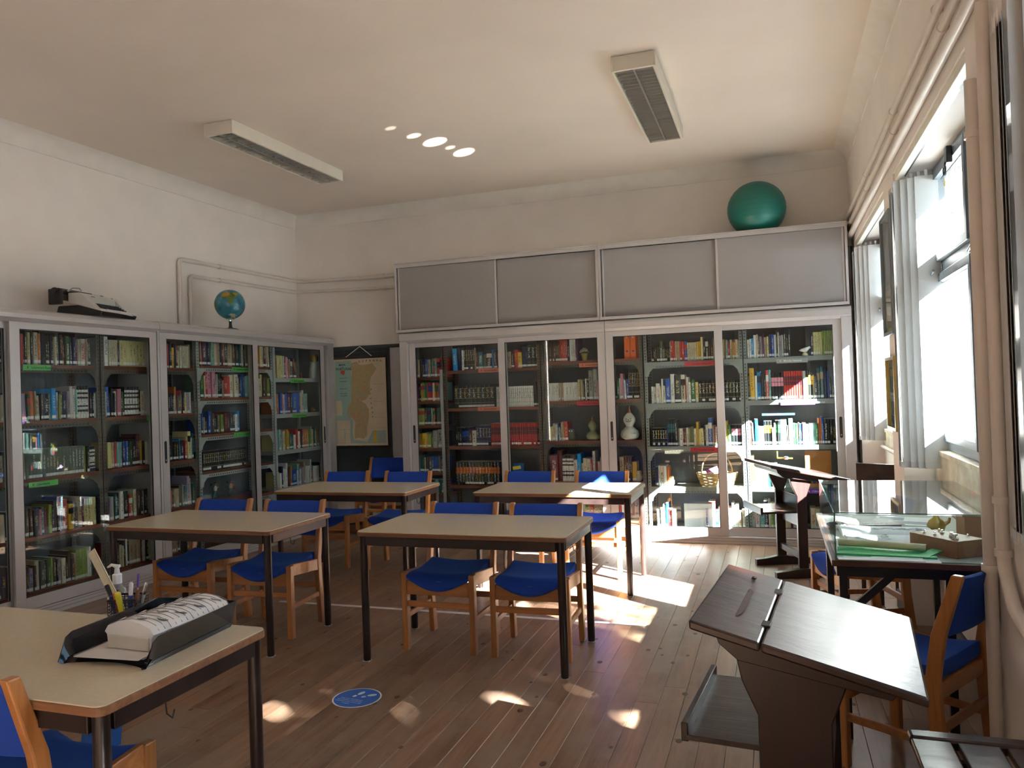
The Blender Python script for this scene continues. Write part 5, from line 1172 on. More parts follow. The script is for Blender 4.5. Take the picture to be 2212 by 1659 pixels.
t = thing('school_bench', 'dark varnished slatted school bench at the bottom right corner', 'bench', (.512, 2.22, 0))
zs = .45
ob('end_rail', G().box(-.165, .20, .34, .40, zs - .03, zs + .004), 'darkwood', t, bevel=.01); ob('end_rail', G().box(-.165, .20, -.40, -.34, zs - .03, zs + .004), 'darkwood', t, bevel=.01)
for a, b in ((-.163, -.055), (-.040, .070), (.085, .198)): ob('slat', G().box(a, b, -.338, .338, zs - .022, zs), 'darkwood', t, bevel=.005)
for y in (-.28, .28): ob('leg_panel', G().box(-.06, .06, y - .015, y + .015, .05, zs - .03), 'darkwoodp', t, bevel=.003); ob('foot_beam', G().box(-.15, .17, y - .025, y + .025, 0, .05), 'darkwoodp', t, bevel=.004)

t = thing('wooden_chair', 'brown wooden chair back seen behind the glass display case', 'chair', (.605, 5.90, 0), -.55)
ob('backrest', G().box(-.135, .135, .09, .108, .70, .93), 'darkwood', t, bevel=.004)
for sx in (-1, 1):
    ob('leg', G().beam((sx * .12, .115, 0), (sx * .12, .112, .88), .025, .022, up=(0, 1, 0)), 'darkwoodp', t, bevel=.003); ob('leg', G().beam((sx * .12, -.13, 0), (sx * .12, -.13, .43), .025, .025, up=(0, 1, 0)), 'darkwoodp', t, bevel=.003)
ob('seat', G().box(-.15, .15, -.15, .13, .43, .45), 'darkwood', t, bevel=.005)

# ------------------------------------------------------------------ display case on its folding table
t = thing('folding_table', 'brown-edged folding table with black steel legs under the glass case', 'table', (0, 0, 0))
tx0, tx1, ty0, ty1, tz = .205, .90, 3.52, 4.78, .765
ob('tabletop', G().box(tx0, tx1, ty0, ty1, tz - .026, tz), cmat('table_brown', (.10, .045, .03), .25), t, bevel=.003)
ob('top_sheet', G().box(tx0 + .02, tx1 - .01, ty0 + .005, ty1 - .02, tz, tz + .0015), cmat('grey_baize', (.42, .44, .40), .7), t)
g = G(); g.box(tx0 + .02, tx1 - .02, ty0 + .02, ty0 + .045, tz - .07, tz - .0265); g.box(tx0 + .02, tx1 - .02, ty1 - .045, ty1 - .02, tz - .07, tz - .0265); g.box(tx0 + .02, tx0 + .045, ty0 + .045, ty1 - .045, tz - .07, tz - .0265); g.box(tx1 - .045, tx1 - .02, ty0 + .045, ty1 - .045, tz - .07, tz - .0265); ob('apron', g, 'black', t)
for (a, b) in ((tx0 + .045, ty0 + .05), (tx1 - .24, ty0 + .09), (tx0 + .03, ty1 - .6), (tx1 - .1, ty1 - .06)): ob('leg', G().box(a - .016, a + .016, b - .016, b + .016, 0, tz - .07), 'black', t, bevel=.003)
ob('brace', G().beam((tx0 + .05, ty0 + .05, .52), (tx0 + .24, ty0 + .05, tz - .06), .02, .03), 'black', t)
t = thing('display_case', 'frameless glass display case on the folding table by the window', 'display case', (0, 0, 0))
cx0, cx1, cy0, cy1, cz0, cz1 = .222, .895, 3.53, 4.70, tz + .0016, .965; th = .005
for (n_, b_) in (('top_pane', (cx0, cx1, cy0, cy1, cz1 - th, cz1)), ('front_pane', (cx0, cx1, cy0, cy0 + th, cz0, cz1 - th)), ('side_pane', (cx0, cx0 + th, cy0 + th, cy1 - th, cz0, cz1 - th)), ('rear_pane', (cx0, cx1, cy1 - th, cy1, cz0, cz1 - th))):
    ob(n_, G().box(*b_), 'glassv', t)
g = G(); e = .0022; g.box(cx0, cx1, cy0 - e, cy0 + e, cz1 - e, cz1 + e); g.box(cx0 - e, cx0 + e, cy0, cy0 + .003, cz0, cz1); g.box(cx0 - e, cx0 + e, cy0, cy1, cz1 - e, cz1 + e); g.box(cx0, cx1, cy0 - .001, cy0 + .002, cz0 - .001, cz0 + .003); ob('polished_edge', g, 'glassedge', t)
ob('corner_clip', G().box(cx0 - .004, cx0 + .03, cy0 - .004, cy0 + .03, cz0, cz0 + .012), 'glassv', t)
zi = tz + .002
def openbook():
    t = thing('open_album', 'open picture album lying in the display case', 'book', (.49, 4.02, zi), .03); g = G(); secs = []
    for k in range(13):
        u = -1 + 2 * k / 12; h = .022 + .010 * math.sin(PI * abs(u)) * (1 if abs(u) > .05 else 0) - (.010 if abs(u) < .06 else 0); secs.append([Vector((-.20, u * .22, 0)), Vector((.20, u * .22, 0)), Vector((.20, u * .22, h)), Vector((-.20, u * .22, h))])
    ob('pages', g.strip(secs), 'paperg', t, smooth=True)
    rr = random.Random(4)
    for (a, b, c, d) in ((-.17, -.19, -.02, -.06), (-.10, .06, .16, .12)):
        g = G()
        for k in range(34):
            x_ = rr.uniform(a, c); y_ = rr.uniform(b, d); w_ = rr.uniform(.004, .03); h_ = rr.uniform(.002, .012); g.box(x_, min(c, x_ + w_), y_, min(d, y_ + h_), .0335, .0340)
        q = ob('illustration', g, 'greyink', t); q['kind'] = 'stuff'
    text('lettering', 'Sementeira', .016, Matrix.Translation((.165, -.09, .034)) @ Matrix.Rotation(PI / 2, 4, 'Z'), 'greyink', t)
openbook()
t = thing('parchment_roll', 'cream rolled parchment lying in front of the album', 'scroll', (.42, 3.72, zi + .031), 0); ob('roll', G().tube([(-.17, .035, 0), (-.05, .01, .001), (.17, -.045, 0)], .016, 14), 'cream', t, smooth=True); ob('roll_end', G().tube([(.169, -.0448, 0), (.172, -.0455, 0)], .012, 12), 'terr', t)
t = thing('document_folder', 'bright green plastic folder under the parchment roll', 'folder', (.43, 3.66, zi), -.06); g = G(); g.box(-.19, .19, -.07, .09, .002, .012); ob('sleeve', g, 'greenp', t, bevel=.002); ob('flap', G().beam((.13, -.06, .008), (.20, .02, .026), .05, .003), 'greenp', t); ob('spine_strip', G().box(-.195, -.06, -.085, -.069, .002, .016), 'greenp', t, bevel=.002)
t = thing('paper_sheets', 'white sheets lying at the front of the display case', 'paper', (.42, 3.56, zi), -.03); ob('sheet', G().box(-.18, .20, -.04, .05, 0, .003), 'paper', t); ob('sheet', G().box(-.19, .14, -.045, .03, .0035, .006), 'paper', t, rot=(0, 0, .06))
t = thing('weight_set', 'brown wooden block holding small polished scale weights', 'weights', (.685, 3.755, zi), .62); ob('block', G().box(-.075, .075, -.12, .13, 0, .072), 'cardb', t, bevel=.002)
for (a, b, r_) in ((-.045, -.085, .013), (-.02, -.045, .012), (.01, -.012, .008), (-.035, .03, .007), (.02, .045, .008), (.045, .085, .006), (-.03, .09, .006), (.05, -.06, .006)):
    ob('brass_weight', G().lathe([(r_, 0), (r_, r_ * .5), (r_ * .35, r_ * .7), (r_ * .35, r_ * 1.1), (r_ * .75, r_ * 1.4), (r_ * .7, r_ * 1.9), (0, r_ * 2)], 14), 'chrome', t, loc=(a, b, .073), smooth=True)
t = thing('brass_vessel', 'small dented brass vessel behind the weights', 'ornament', (.725, 4.22, zi)); g = G().lathe([(.022, 0), (.035, .012), (.042, .035), (.034, .058), (.016, .072), (.010, .085), (.014, .09), (0, .09)], 14); ob('body', g, 'brass', t, smooth=True); ob('spout', G().tube([(.03, 0, .04), (.055, 0, .055), (.06, 0, .075)], [.012, .008, .006], 8), 'brass', t, smooth=True)
t = thing('glass_magnifier', 'round glass magnifier in a metal ring at the left of the case', 'magnifier', (.275, 4.27, zi)); ob('ring', G().lathe([(.045, 0), (.052, .008), (.052, .022), (.045, .028), (.043, .02)], 24), 'chrome', t, smooth=True); ob('lens', G().lathe([(.044, .012), (.035, .024), (0, .03)], 24), 'glassv', t, smooth=True); ob('stem', G().lathe([(.016, .0), (.014, .06), (0, .062)], 12), 'glassv', t, loc=(-.005, .03, .02))
t = thing('closed_book', 'grey-brown booklet with pale title lying behind the album', 'book', (.45, 4.43, zi), .25); ob('cover', G().box(-.14, .14, -.10, .10, 0, .012), cmat('booklet_mauve', (.24, .19, .18), .5), t, bevel=.002); text('title', 'ALMANAQUE', .032, Matrix.Translation((-.10, -.06, .0122)), 'paper', t)
t = thing('newspaper', 'folded grey newspaper at the back of the display case', 'newspaper', (.62, 4.50, zi), -.2); ob('fold', G().box(-.14, .14, -.14, .12, 0, .01), 'paperg', t, bevel=.003); q = ob('print', G().box(-.12, .12, -.10, -.02, .0102, .0106).box(-.12, .0, .0, .09, .0102, .0106), 'greyink', t); q['kind'] = 'stuff'
t = thing('wooden_stand', 'upright brown wooden stand at the wall end of the display case', 'stand', (.83, 4.05, zi)); ob('panel', G().box(-.035, .035, -.09, .09, 0, .12), 'cardb', t, bevel=.003); ob('ledge', G().box(-.045, .04, -.095, .095, .12, .13), 'cardb', t, bevel=.002)

# ------------------------------------------------------------------ things on the near table
tz = .7505
t = thing('letter_tray', 'glossy black letter tray holding the paper-towel pack', 'tray', (-1.925, 1.985, tz), .06)
g = G(); g.box(-.142, .142, -.17, .20, .012, .016); ob('tray_floor', g, 'blackg', t)
for s_ in (-1, 1):
    secs = []
    prof = [(-.205, .004, .012), (-.19, .005, .055), (-.17, .006, .085), (-.15, .006, .095), (.205, .004, .095)]
    for (y, zb, zt_) in [(-.225, .0, .004), (-.195, .0, .07), (-.17, .004, .082), (-.02, .012, .083), (.10, .012, .084), (.205, .004, .086)]:
        o0 = s_ * (.142 + .0); o1 = s_ * (.160)
        secs.append([Vector((o0 - s_ * .003, y, zb)), Vector((o0, y, zb)), Vector((o1, y, zt_)), Vector((o1 - s_ * .003, y, zt_))])
    ob('side_wall', G().strip(secs), 'blackg', t, smooth=True)
    ob('skid', G().strip([[Vector((s_ * .137, y, .0)), Vector((s_ * .145, y, 0)), Vector((s_ * .145, y, z_)), Vector((s_ * .137, y, z_))] for y, z_ in ((-.22, .003), (-.15, .012), (.05, .013), (.19, .012))]), 'blackg', t)
ob('rear_wall', G().strip([[Vector((x_, .195, .0)), Vector((x_, .199, .0)), Vector((x_ * 1.12, .209, .086)), Vector((x_ * 1.12, .205, .086))] for x_ in (-.142, .142)]), 'blackg', t)
secs = []
for k in range(9):
    u = -1 + 2 * k / 8; yy = -.185 - .035 * u * u; secs.append([Vector((u * .15, yy, 0)), Vector((u * .15, yy + .03, .016)), Vector((u * .15, yy + .034, .016)), Vector((u * .15, yy + .006, 0))])
ob('front_lip', G().strip(secs), 'blackg', t, smooth=True)
t = thing('paper_sheaf', 'loose grey papers in the black letter tray', 'paper', (-1.925, 1.93, tz + .0165), .06)
for k in range(3): ob('sheet', G().box(-.125 + .008 * k, .12, -.14 - .01 * k, .2, .002 * k, .002 * k + .0012), 'paperg' if k != 1 else cmat('sheet_dark', (.18, .18, .19), .5), t, rot=(0, 0, (.03, -.04, .02)[k]))
t = thing('paper_towel_pack', 'white wrapped pack of paper towels printed with rows of oval marks', 'paper towels', (-1.895, 2.02, tz + .020), -.03); t.scale = (1, 1, .84)
g = G(); secs = []
for k in range(11):
    v = k / 10; y = -.165 + v * .33; j = .002 * math.sin(k * 2.3); sec = [Vector((-.085, y, 0)), Vector((.085, y, 0)), Vector((.090 + j, y, .05))]
    sec += [Vector((.097 + j, y, .062)), Vector((.085, y, .083 + j)), Vector((.045, y, .10 + j)), Vector((0, y, .107)), Vector((-.045, y, .10 - j)), Vector((-.085, y, .083)), Vector((-.099, y, .060 - j)), Vector((-.090, y, .05))]
    secs.append(sec)
pk = ob('wrapper', G().strip(secs), 'paper', t, smooth=True)
ob('towels', G().box(-.082, .082, -.172, -.164, .003, .052), cmat('towel_cream', (.66, .62, .54), .8), t, bevel=.004)
SX = [-.099, -.085, -.045, 0, .045, .085, .097]; SZ = [.060, .083, .10, .107, .10, .083, .062]
T_ = lambda x_: float(np.interp(x_, SX, SZ))
for k in range(14):
    y = -.15 + k * .0235; g = G(); pts = [(x_, y + .012 * math.sin(x_ * 22), T_(x_) + .0022) for x_ in np.linspace(-.094, .093, 15)] + [(.0925, y + .02, .05), (.0885, y + .02, .02)]; g.tube(pts, .0011, 4); ob('printed_line', g, 'greyink', pk)
for r_ in range(4):
    for k in range(4):
        x_ = (-.066, -.022, .022, .064)[r_]; y = -.13 + k * .078 + (r_ % 2) * .035
        if y > .155: continue
        z_ = T_(x_) + .0030; sl = -math.atan((T_(x_ + .01) - T_(x_ - .01)) / .02)
        a_ = G().prism([(.018 * math.cos(2 * PI * q / 14), .0095 * math.sin(2 * PI * q / 14)) for q in range(14)], 0, .0006)
        o = ob('oval_mark', a_, 'ink', pk, loc=(x_, y, z_), rot=(0, sl, .9)); ob('oval_field', G().prism([(.0155 * math.cos(2 * PI * q / 14), .0068 * math.sin(2 * PI * q / 14)) for q in range(14)], .0006, .0009), 'paper', pk, loc=(x_, y, z_), rot=(0, sl, .9))
        text('lettering', 'Renova', .0085, Matrix.Translation((x_, y, z_ + .0011)) @ Matrix.Rotation(sl, 4, 'Y') @ Matrix.Rotation(.9, 4, 'Z') @ Matrix.Translation((-.0145, -.003, 0)), 'ink', pk, .0001)
t = thing('pen_pot', 'black mesh pen pot behind the letter tray', 'pen pot', (-2.185, 2.135, tz), .35); g = G(); w_ = .048; hh = .095
for k in range(9):
    for (ax, s_) in (('x', -1), ('x', 1), ('y', -1), ('y', 1)):
        c = -w_ + 2 * w_ * k / 8
        if ax == 'x': g.box(c - .0012, c + .0012, s_ * w_ - .001, s_ * w_ + .001, 0, hh)
        else: g.box(s_ * w_ - .001, s_ * w_ + .001, c - .0012, c + .0012, 0, hh)
for k in range(10):
    z_ = k * hh / 9; 
    for s_ in (-1, 1): g.box(-w_, w_, s_ * w_ - .001, s_ * w_ + .001, z_ - .001, z_ + .001); g.box(s_ * w_ - .001, s_ * w_ + .001, -w_, w_, z_ - .001, z_ + .001)
o = ob('mesh_wall', g, 'black', t); o['kind'] = 'stuff'; g = G()
for s_ in (-1, 1): g.box(-w_ - .002, w_ + .002, s_ * w_ - .003, s_ * w_ + .003, hh - .004, hh + .002); g.box(s_ * w_ - .003, s_ * w_ + .003, -w_, w_, hh - .004, hh + .002)
ob('rim', g, 'black', t); ob('pot_floor', G().box(-w_, w_, -w_, w_, 0, .002), 'black', t)
def pen(label, x_, y_, tx, ty, L_, r_, body, cap, name='pen', cat='pen'):
    t = thing(name, label, cat, (-2.185 + x_, 2.135 + y_, tz + .004)); t.rotation_euler = (tx, ty, 0)
    ob('barrel', G().lathe([(r_ * .4, 0), (r_, .015), (r_, L_ * .72), (0, L_ * .72)], 10), body, t, smooth=True)
    ob('cap', G().lathe([(r_ * 1.1, L_ * .7), (r_ * 1.1, L_ * .97), (r_ * .8, L_), (0, L_)], 10), cap, t, smooth=True)
pen('black marker pen leaning left in the pen pot', -.025, .0, .1, -.42, .145, .0075, 'black', 'black', 'marker', 'marker')
pen('slim clear ballpoint with violet tip in the pen pot', .005, .03, -.05, .02, .165, .0035, cmat('clear_peach', (.6, .42, .3), .2), cmat('violet', (.12, .06, .4), .3))
pen('white-capped blue pen in the pen pot', .012, -.01, .05, .14, .148, .0065, cmat('penblue', (.03, .06, .35), .3), 'white')
pen('clear ballpoint pen leaning right in the pen pot', .022, .015, 0, .32, .150, .006, cmat('clearpen', (.42, .42, .44), .15), 'chrome')
pen('dark pen with brown grip at the right of the pen pot', .03, -.01, .05, .25, .125, .006, 'black', cmat('pengrip', (.2, .08, .04), .4))
pen('yellow highlighter pen with a smiling face in the pen pot', .006, -.026, .32, .12, .130, .0095, cmat('pen_yellow', (.75, .65, .04), .35), cmat('pen_yellow', (.75, .65, .04), .35), 'highlighter', 'highlighter')
pen('red and orange felt pen beside the highlighter', -.012, -.02, .2, .0, .118, .009, cmat('pen_red', (.5, .05, .03), .35), cmat('pen_orange', (.7, .2, .04), .35), 'felt_pen', 'pen')
pen('thick dark blue marker at the front of the pen pot', -.022, -.022, .15, -.1, .105, .011, cmat('marker_navy', (.02, .03, .16), .35), cmat('marker_navy', (.02, .03, .16), .35), 'marker', 'marker')
t = ob('ruler', G().box(-.018, .018, -.0015, .0015, 0, .30), 'ruler', loc=(-2.175, 2.12, tz + .006)); t.rotation_euler = (-.05, -.62, 0); tag(t, 'wide cream wooden ruler leaning out of the pen pot', 'ruler')
ob('scale_edge', G().box(.014, .018, -.0022, -.0015, 0, .30), cmat('ruler_edge', (.5, .45, .3), .5), t)
t = thing('sanitizer_bottle', 'clear pump bottle of hand gel behind the pen pot', 'bottle', (-2.275, 2.175, tz))
ob('body', G().lathe([(.030, 0), (.036, .006), (.037, .085), (.030, .110), (.014, .125), (.013, .135), (0, .135)], 24, sy=.75), glassmat('clear_plastic', (.9, .93, .95), .05, 1.5, milky=.25), t, smooth=True)
ob('collar', G().lathe([(.016, .128), (.0165, .160), (.010, .164), (.0075, .185), (.012, .188), (.012, .194), (0, .196)], 18), 'white', t, smooth=True); ob('nozzle', G().tube([(.012, 0, .190), (-.025, 0, .193), (-.042, 0, .184)], [.006, .0055, .004], 8), 'white', t, smooth=True)
ob('label_patch', G().box(-.018, .022, -.0295, -.0285, .02, .085), 'paper', t); text('lettering', 'Gel', .022, facing(-.013, -.0298, .06), 'ink', t); text('lettering', '::..:', .018, facing(-.012, -.0298, .035), 'ink', t)
t = tag(ob('blue_folder', G().box(-.02, .02, -.09, .09, 0, .30), cmat('folder_blue', (.02, .12, .45), .4), loc=(-2.86, 2.62, 0.0)), 'blue folder board standing on the floor behind the near table', 'folder'); t.rotation_euler = (0, .12, 0)
ob('spine_label', G().box(.0202, .021, -.03, .03, .10, .24), 'paper', t)

# ------------------------------------------------------------------ floor markings
t = tag(ob('floor_tape', G().box(-3.6, -.83, 4.925, 4.965, .0008, .0016), 'tape'), 'long white tape line across the floor under the middle table', 'tape')
t = thing('floor_sticker', 'round blue distancing sticker with two white footprints on the floor', 'sticker', (-2.055, 3.435, .0012), -.10)
ob('rim', G().lathe([(.124, 0), (.124, .0006), (0, .0006)], 48), 'white', t); ob('disc', G().lathe([(.116, .0007), (.116, .001), (0, .001)], 48), cmat('sticker_blue', (.015, .13, .55), .35), t)
for (fx, fy, ra, s2) in ((-.018, .035, -.25, -1), (.040, .037, -.75, 1)):
    def ell(cx, cy, a, b, sk=0): return [(cx + a * math.cos(2 * PI * k / 18) + sk * math.sin(2 * PI * k / 18), cy + b * math.sin(2 * PI * k / 18)) for k in range(18)]
    ob('footprint', G().prism(ell(0, .022, .013, .024, .002 * s2), 0, .0003), 'white', t, loc=(fx, fy, .0012), rot=(0, 0, ra)); ob('footprint', G().prism(ell(0, -.022, .0095, .013), 0, .0003), 'white', t, loc=(fx, fy, .0012), rot=(0, 0, ra))
for k, s_ in enumerate(('PARA SUA SEGURANÇA', 'MANTENHA A DISTÂNCIA', 'AGUARDE AQUI A SUA VEZ', 'obrigado')): text('lettering', s_, .0125, Matrix.Translation((-.015, -.028 - k * .0175, .0012)), cmat('pale_print', (.55, .70, .85), .4), t, .0001, 'CENTER')

# ------------------------------------------------------------------ shelf labels
def shelf_label(label, bay, x0, x1, z, mt, txt, tm, h=.042, t0=.108):
    side = bay
    p = wpos(side, x0, t0, z); t = tag(ob('shelf_label', G().box(0, x1 - x0, -.002, 0, -h, 0), mt, loc=p, rot=(0, 0, RZ[side])), label, 'label', 'coloured subject labels on the shelves')
    text('lettering', txt, .026, facing(.03, -.0024, -h * .70), tm, t, .0002)
shelf_label('green subject label on the top shelf under the typewriter', 'L', -.14, .085, 1.85, 'greenl', '8   Literatura Romance', 'ink')
shelf_label('green subject label on the third shelf under the typewriter', 'L', -.12, .12, .975, 'greenl', '8   Literatura', 'ink')
shelf_label('small green subject label at the second shelf left of the wall pipes', 'L', .99, 1.13, 1.425, 'greenl', '8', 'ink')
shelf_label('green subject label on the top shelf under the globe', 'L', 2.08, 2.36, 1.872, 'greenl', '8   Literatura Infantil', 'ink')
shelf_label('green subject label on the third shelf under the globe', 'L', 2.08, 2.36, 1.21, 'greenl', '8   Literatura Juvenil', 'ink')
shelf_label('green subject label on the top shelf beside the map', 'L', 3.02, 3.28, 1.757, 'greenl', '8   Banda Desenhada', 'ink')
shelf_label('green subject label on the second shelf beside the map', 'L', 3.04, 3.30, 1.362, 'greenl', '8   Banda Desenhada', 'ink')
shelf_label('salmon label reading Generalidades on the top encyclopedia shelf', 'B', -3.02, -2.75, 1.79, 'salml', '0   Generalidades', 'ink')
shelf_label('salmon label reading Generalidades on the second encyclopedia shelf', 'B', -3.04, -2.75, 1.375, 'salml', '0   Generalidades', 'ink')
shelf_label('salmon label on the top shelf of the gourd bay', 'B', -1.90, -1.66, 1.80, 'salml', '0   Generalidades', 'ink')
shelf_label('crimson label on the second shelf above the green gourd', 'B', -1.94, -1.66, 1.405, 'redl', '1   Filosofia, Psicologia', 'ink')
shelf_label('crimson label on the top shelf of the straw basket bay', 'B', -.83, -.52, 1.765, 'redl', '2   Ciências Religiosas', 'ink')
shelf_label('crimson label in the sun on the third shelf above the basket', 'B', -.80, -.50, .918, 'redl', '3   Ciências Sociais', 'ink')
shelf_label('grey label below the white dove', 'B', .03, .31, 1.755, 'greyl', '4   Mundo Natural', 'paper')
shelf_label('purple label on the second shelf under the green ball', 'B', .055, .36, 1.355, 'purl', '5   Matemática - Ciências Naturais', 'paper')
shelf_label('purple label on the fourth shelf behind the far school desk', 'B', .24, .45, .52, 'purl', '6   Ciências Aplicadas', 'paper')

# a few readable spines
def spine_text(bay, row, cc, w, txt, size, m_, z=.05, nth=0):
    c = [b for b in BOOKS if b['bay'] == bay and b['row'] == row and b['c'] == cc and b.get('o') and b['w'] >= w]
    if c:
        b = c[min(nth, len(c) - 1)]; L_ = b['h'] - z - .02
        text('title', txt, min(size, b['w'] * .95), facing(min(size, b['w'] * .95) * .35, -.0015, z, PI / 2), m_, b['o'], .0002)
spine_text('L1', 1, 'is', 0, 'BALZAC', .036, 'redl'); spine_text('L1', 1, 'g', 0, 'EL TERMINUS', .02, 'paper'); spine_text('L1', 4, 'yk', 0, 'VICTOR HUGO', .02, 'ink')
spine_text('B5', 5, 'bw', 0, 'ABC do CORPO HUMANO', .028, 'paper'); spine_text('B5', 2, 'cb', 0, 'A CONQUISTA DO ESPAÇO', .03, 'ink'); spine_text('B4', 2, 'ik', 0, 'DICIONÁRIO', .03, 'ink'); spine_text('B5', 3, 'k', .02, 'A Vida na Terra', .03, 'paper')
t = ob('flat_book', G().box(0, .30, 0, .19, 0, .022), cmat('flat_book_navy', (.03, .05, .09), .4), loc=(-.12, 7.80, 1.215)); tag(t, 'dark blue book reading O LIVRO AZUL lying flat on the row', 'book'); text('title', 'O LIVRO AZUL', .019, facing(.05, -.0006, .005), 'paper', t, .0002)

# ------------------------------------------------------------------ ornaments in the bookcases
def gourd(label, x_, z_, s_, m1, m2, snow):
    t = thing('painted_gourd', label, 'gourd', (x_, 7.83, z_))
    prof = [(0, 0), (.05, .002), (.085, .022), (.095, .055), (.085, .09), (.055, .118), (.036, .135), (.042, .155), (.06, .185), (.063, .21), (.055, .235), (.035, .26), (.02, .275)]
    ob('body', G().lathe([(a * s_, b * s_) for a, b in prof] + [(0, .277 * s_)], 24), m1, t, smooth=True)
    ob('neck', G().lathe([(.021 * s_, .272 * s_), (.016 * s_, .30 * s_), (.008 * s_, .32 * s_), (0, .322 * s_)], 14), m2, t, smooth=True)
    ob('stalk', G().tube([(0, 0, .318 * s_), (.004, 0, .335 * s_), (.012, 0, .342 * s_)], .004 * s_, 6), 'wicker', t, smooth=True)
    return t
t = gourd('white painted gourd with a smiling face on the third shelf', -1.411, .999, 1.0, cmat('gourd_white', (.66, .62, .55), .3), 'terr', 1)
for dx in (-.022, .022): ob('eye', G().ball((dx, -.058, .215), .005, n=8, k=6), 'ink', t)
ob('nose', G().ball((0, -.064, .203), .006, n=8, k=6), 'ink', t)
ob('smile', G().tube([(-.028, -.054, .198), (-.014, -.060, .188), (0, -.062, .185), (.014, -.060, .188), (.028, -.054, .198)], .003, 6), 'ink', t)
ob('blue_patch', G().ball((.045, -.05, .062), .03, n=12, k=8, sc=(1, .9, .8)), cmat('gourd_blue', (.55, .62, .70), .3), t); text('lettering', 'Boas Festas', .013, facing(.018, -.084, .065), cmat('gourd_ink', (.05, .15, .4)), t)
ob('painted_bell', G().ball((-.048, -.05, .055), .028, n=12, k=8, sc=(1, .9, .8)), cmat('gourd_brown', (.32, .24, .15), .3), t)
t = gourd('green gourd with a painted leaf beside the centre door frame', -1.795, .999, .76, cmat('gourd_green', (.30, .32, .17), .25), 'terr', 0); ob('leaf_patch', G().ball((.05, -.02, .045), .026, n=12, k=8, sc=(1.2, .8, .7)), cmat('gourd_darkgreen', (.06, .17, .09), .3), t)
def owl(label, x_, z_, s_, m_):
    t = thing('owl_figurine', label, 'figurine', (x_, 7.83, z_)); ob('body', G().lathe([(0, 0), (.026 * s_, 0), (.036 * s_, .02 * s_), (.036 * s_, .05 * s_), (.028 * s_, .078 * s_), (.032 * s_, .095 * s_), (.027 * s_, .116 * s_), (0, .118 * s_)], 16), m_, t, smooth=True)
    for dx in (-1, 1): ob('ear', G().lathe([(.008 * s_, 0), (0, .018 * s_)], 6), m_, t, loc=(dx * .018 * s_, 0, .108 * s_)); ob('eye', G().ball((dx * .012 * s_, -.028 * s_, .095 * s_), .007 * s_, n=8, k=6), 'paper', t); ob('wing', G().ball((dx * .034 * s_, 0, .045 * s_), .014 * s_, n=8, k=6, sc=(.5, .9, 2)), m_, t)
owl('dark bronze-green owl beside the red book on the third shelf', -2.025, .999, 1.05, cmat('owl_green', (.12, .115, .07), .5))
owl('pale owl figurine on the fourth shelf behind the sunny table', -1.335, .576, .9, cmat('owl_pale', (.50, .44, .33), .5))
owl('small sunlit yellow owl beside the lowest gourd-side books', -1.012, .531, .85, cmat('owl_yellow', (.66, .50, .18), .4))
t = thing('flower_pot', 'small gold pot of dried cream flowers on the top shelf', 'flower pot', (-1.855, 7.83, 1.828)); ob('pot', G().lathe([(.024, 0), (.034, .062), (.038, .062), (.038, .075), (.030, .075), (0, .07)], 18), cmat('gold_pot', (.42, .33, .10), .3, .4), t, smooth=True)
rr = random.Random(2)
for k in range(22):
    a = rr.uniform(0, 2 * PI); r_ = rr.uniform(0, .042); ob('flower', G().ball((0, 0, 0), rr.uniform(.011, .016), n=8, k=5, sc=(1, 1, .8)), cmat('dried_cream', (.42, .38, .28), .8), t, loc=(r_ * math.cos(a), r_ * math.sin(a), .095 + .028 * (1 - r_ / .045) + rr.uniform(-.008, .008)))
ob('stem', G().tube([(0, 0, .1), (-.004, 0, .165)], .002, 5), 'black', t)
for k in range(2):
    t = thing('ring_binder', 'orange ring binder on the top shelf, %s of the two' % ['left', 'right'][k], 'binder', (-1.405 + k * .062, 7.80, 1.828)); ob('case', G().box(-.029, .029, 0, .22, 0, .262), cmat('binder_orange', (.78, .13, .02), .4), t, bevel=.003); ob('emblem', G().ball((0, -.0, .075), .014, n=10, k=6, sc=(1, .12, .7)), cmat('emblem_blue', (.1, .08, .3)), t); ob('finger_ring', G().lathe([(.012, 0), (.012, .002), (.008, .002)], 14), 'bolt', t, loc=(0, -.0005, .215), rot=(PI / 2, 0, 0))
t = thing('straw_basket', 'round straw basket with tall handle on the fourth shelf', 'basket', (-.565, 7.86, .532)); g = G()
for k in range(9):
    z_ = .008 + k * .0145; r_ = .108 + .0035 * k; pts = [(r_ * 1.42 * math.cos(2 * PI * q / 36), .8 * r_ * math.sin(2 * PI * q / 36), z_ + .003 * math.sin(q * PI * .5 + k * PI)) for q in range(37)]; g.tube(pts, .0085, 6)
ob('woven_wall', g, 'wicker', t, smooth=True); ob('basket_floor', G().lathe([(.10, .004), (0, .004)], 24, sy=.62), 'wicker', t)
ob('handle', G().tube([(.15 * math.cos(a) * (1 if a < PI / 2 else 1.0), 0, .12 + .205 * math.sin(a)) for a in [PI * q / 20 for q in range(21)]], .007, 8), 'wicker', t, smooth=True)
t = ob('pink_leaflet', G().box(-.06, .06, -.04, .04, 0, .006), cmat('leaflet_pink', (.55, .10, .42), .5), loc=(-.60, 7.80, .675)); t.rotation_euler = (.9, -.35, .2); tag(t, 'pink and white leaflet tucked in the straw basket', 'leaflet'); ob('white_band', G().box(-.06, .06, -.012, .006, .006, .0068), 'paper', t)
t = ob('display_board', G().box(-.15, .15, 0, .004, 0, .235), 'paper', loc=(-.74, 7.80, .124)); tag(t, 'large blank white board standing sunlit among the lowest books', 'board'); ob('backing', G().box(-.15, .15, .0045, .012, 0, .23), 'paperg', t)
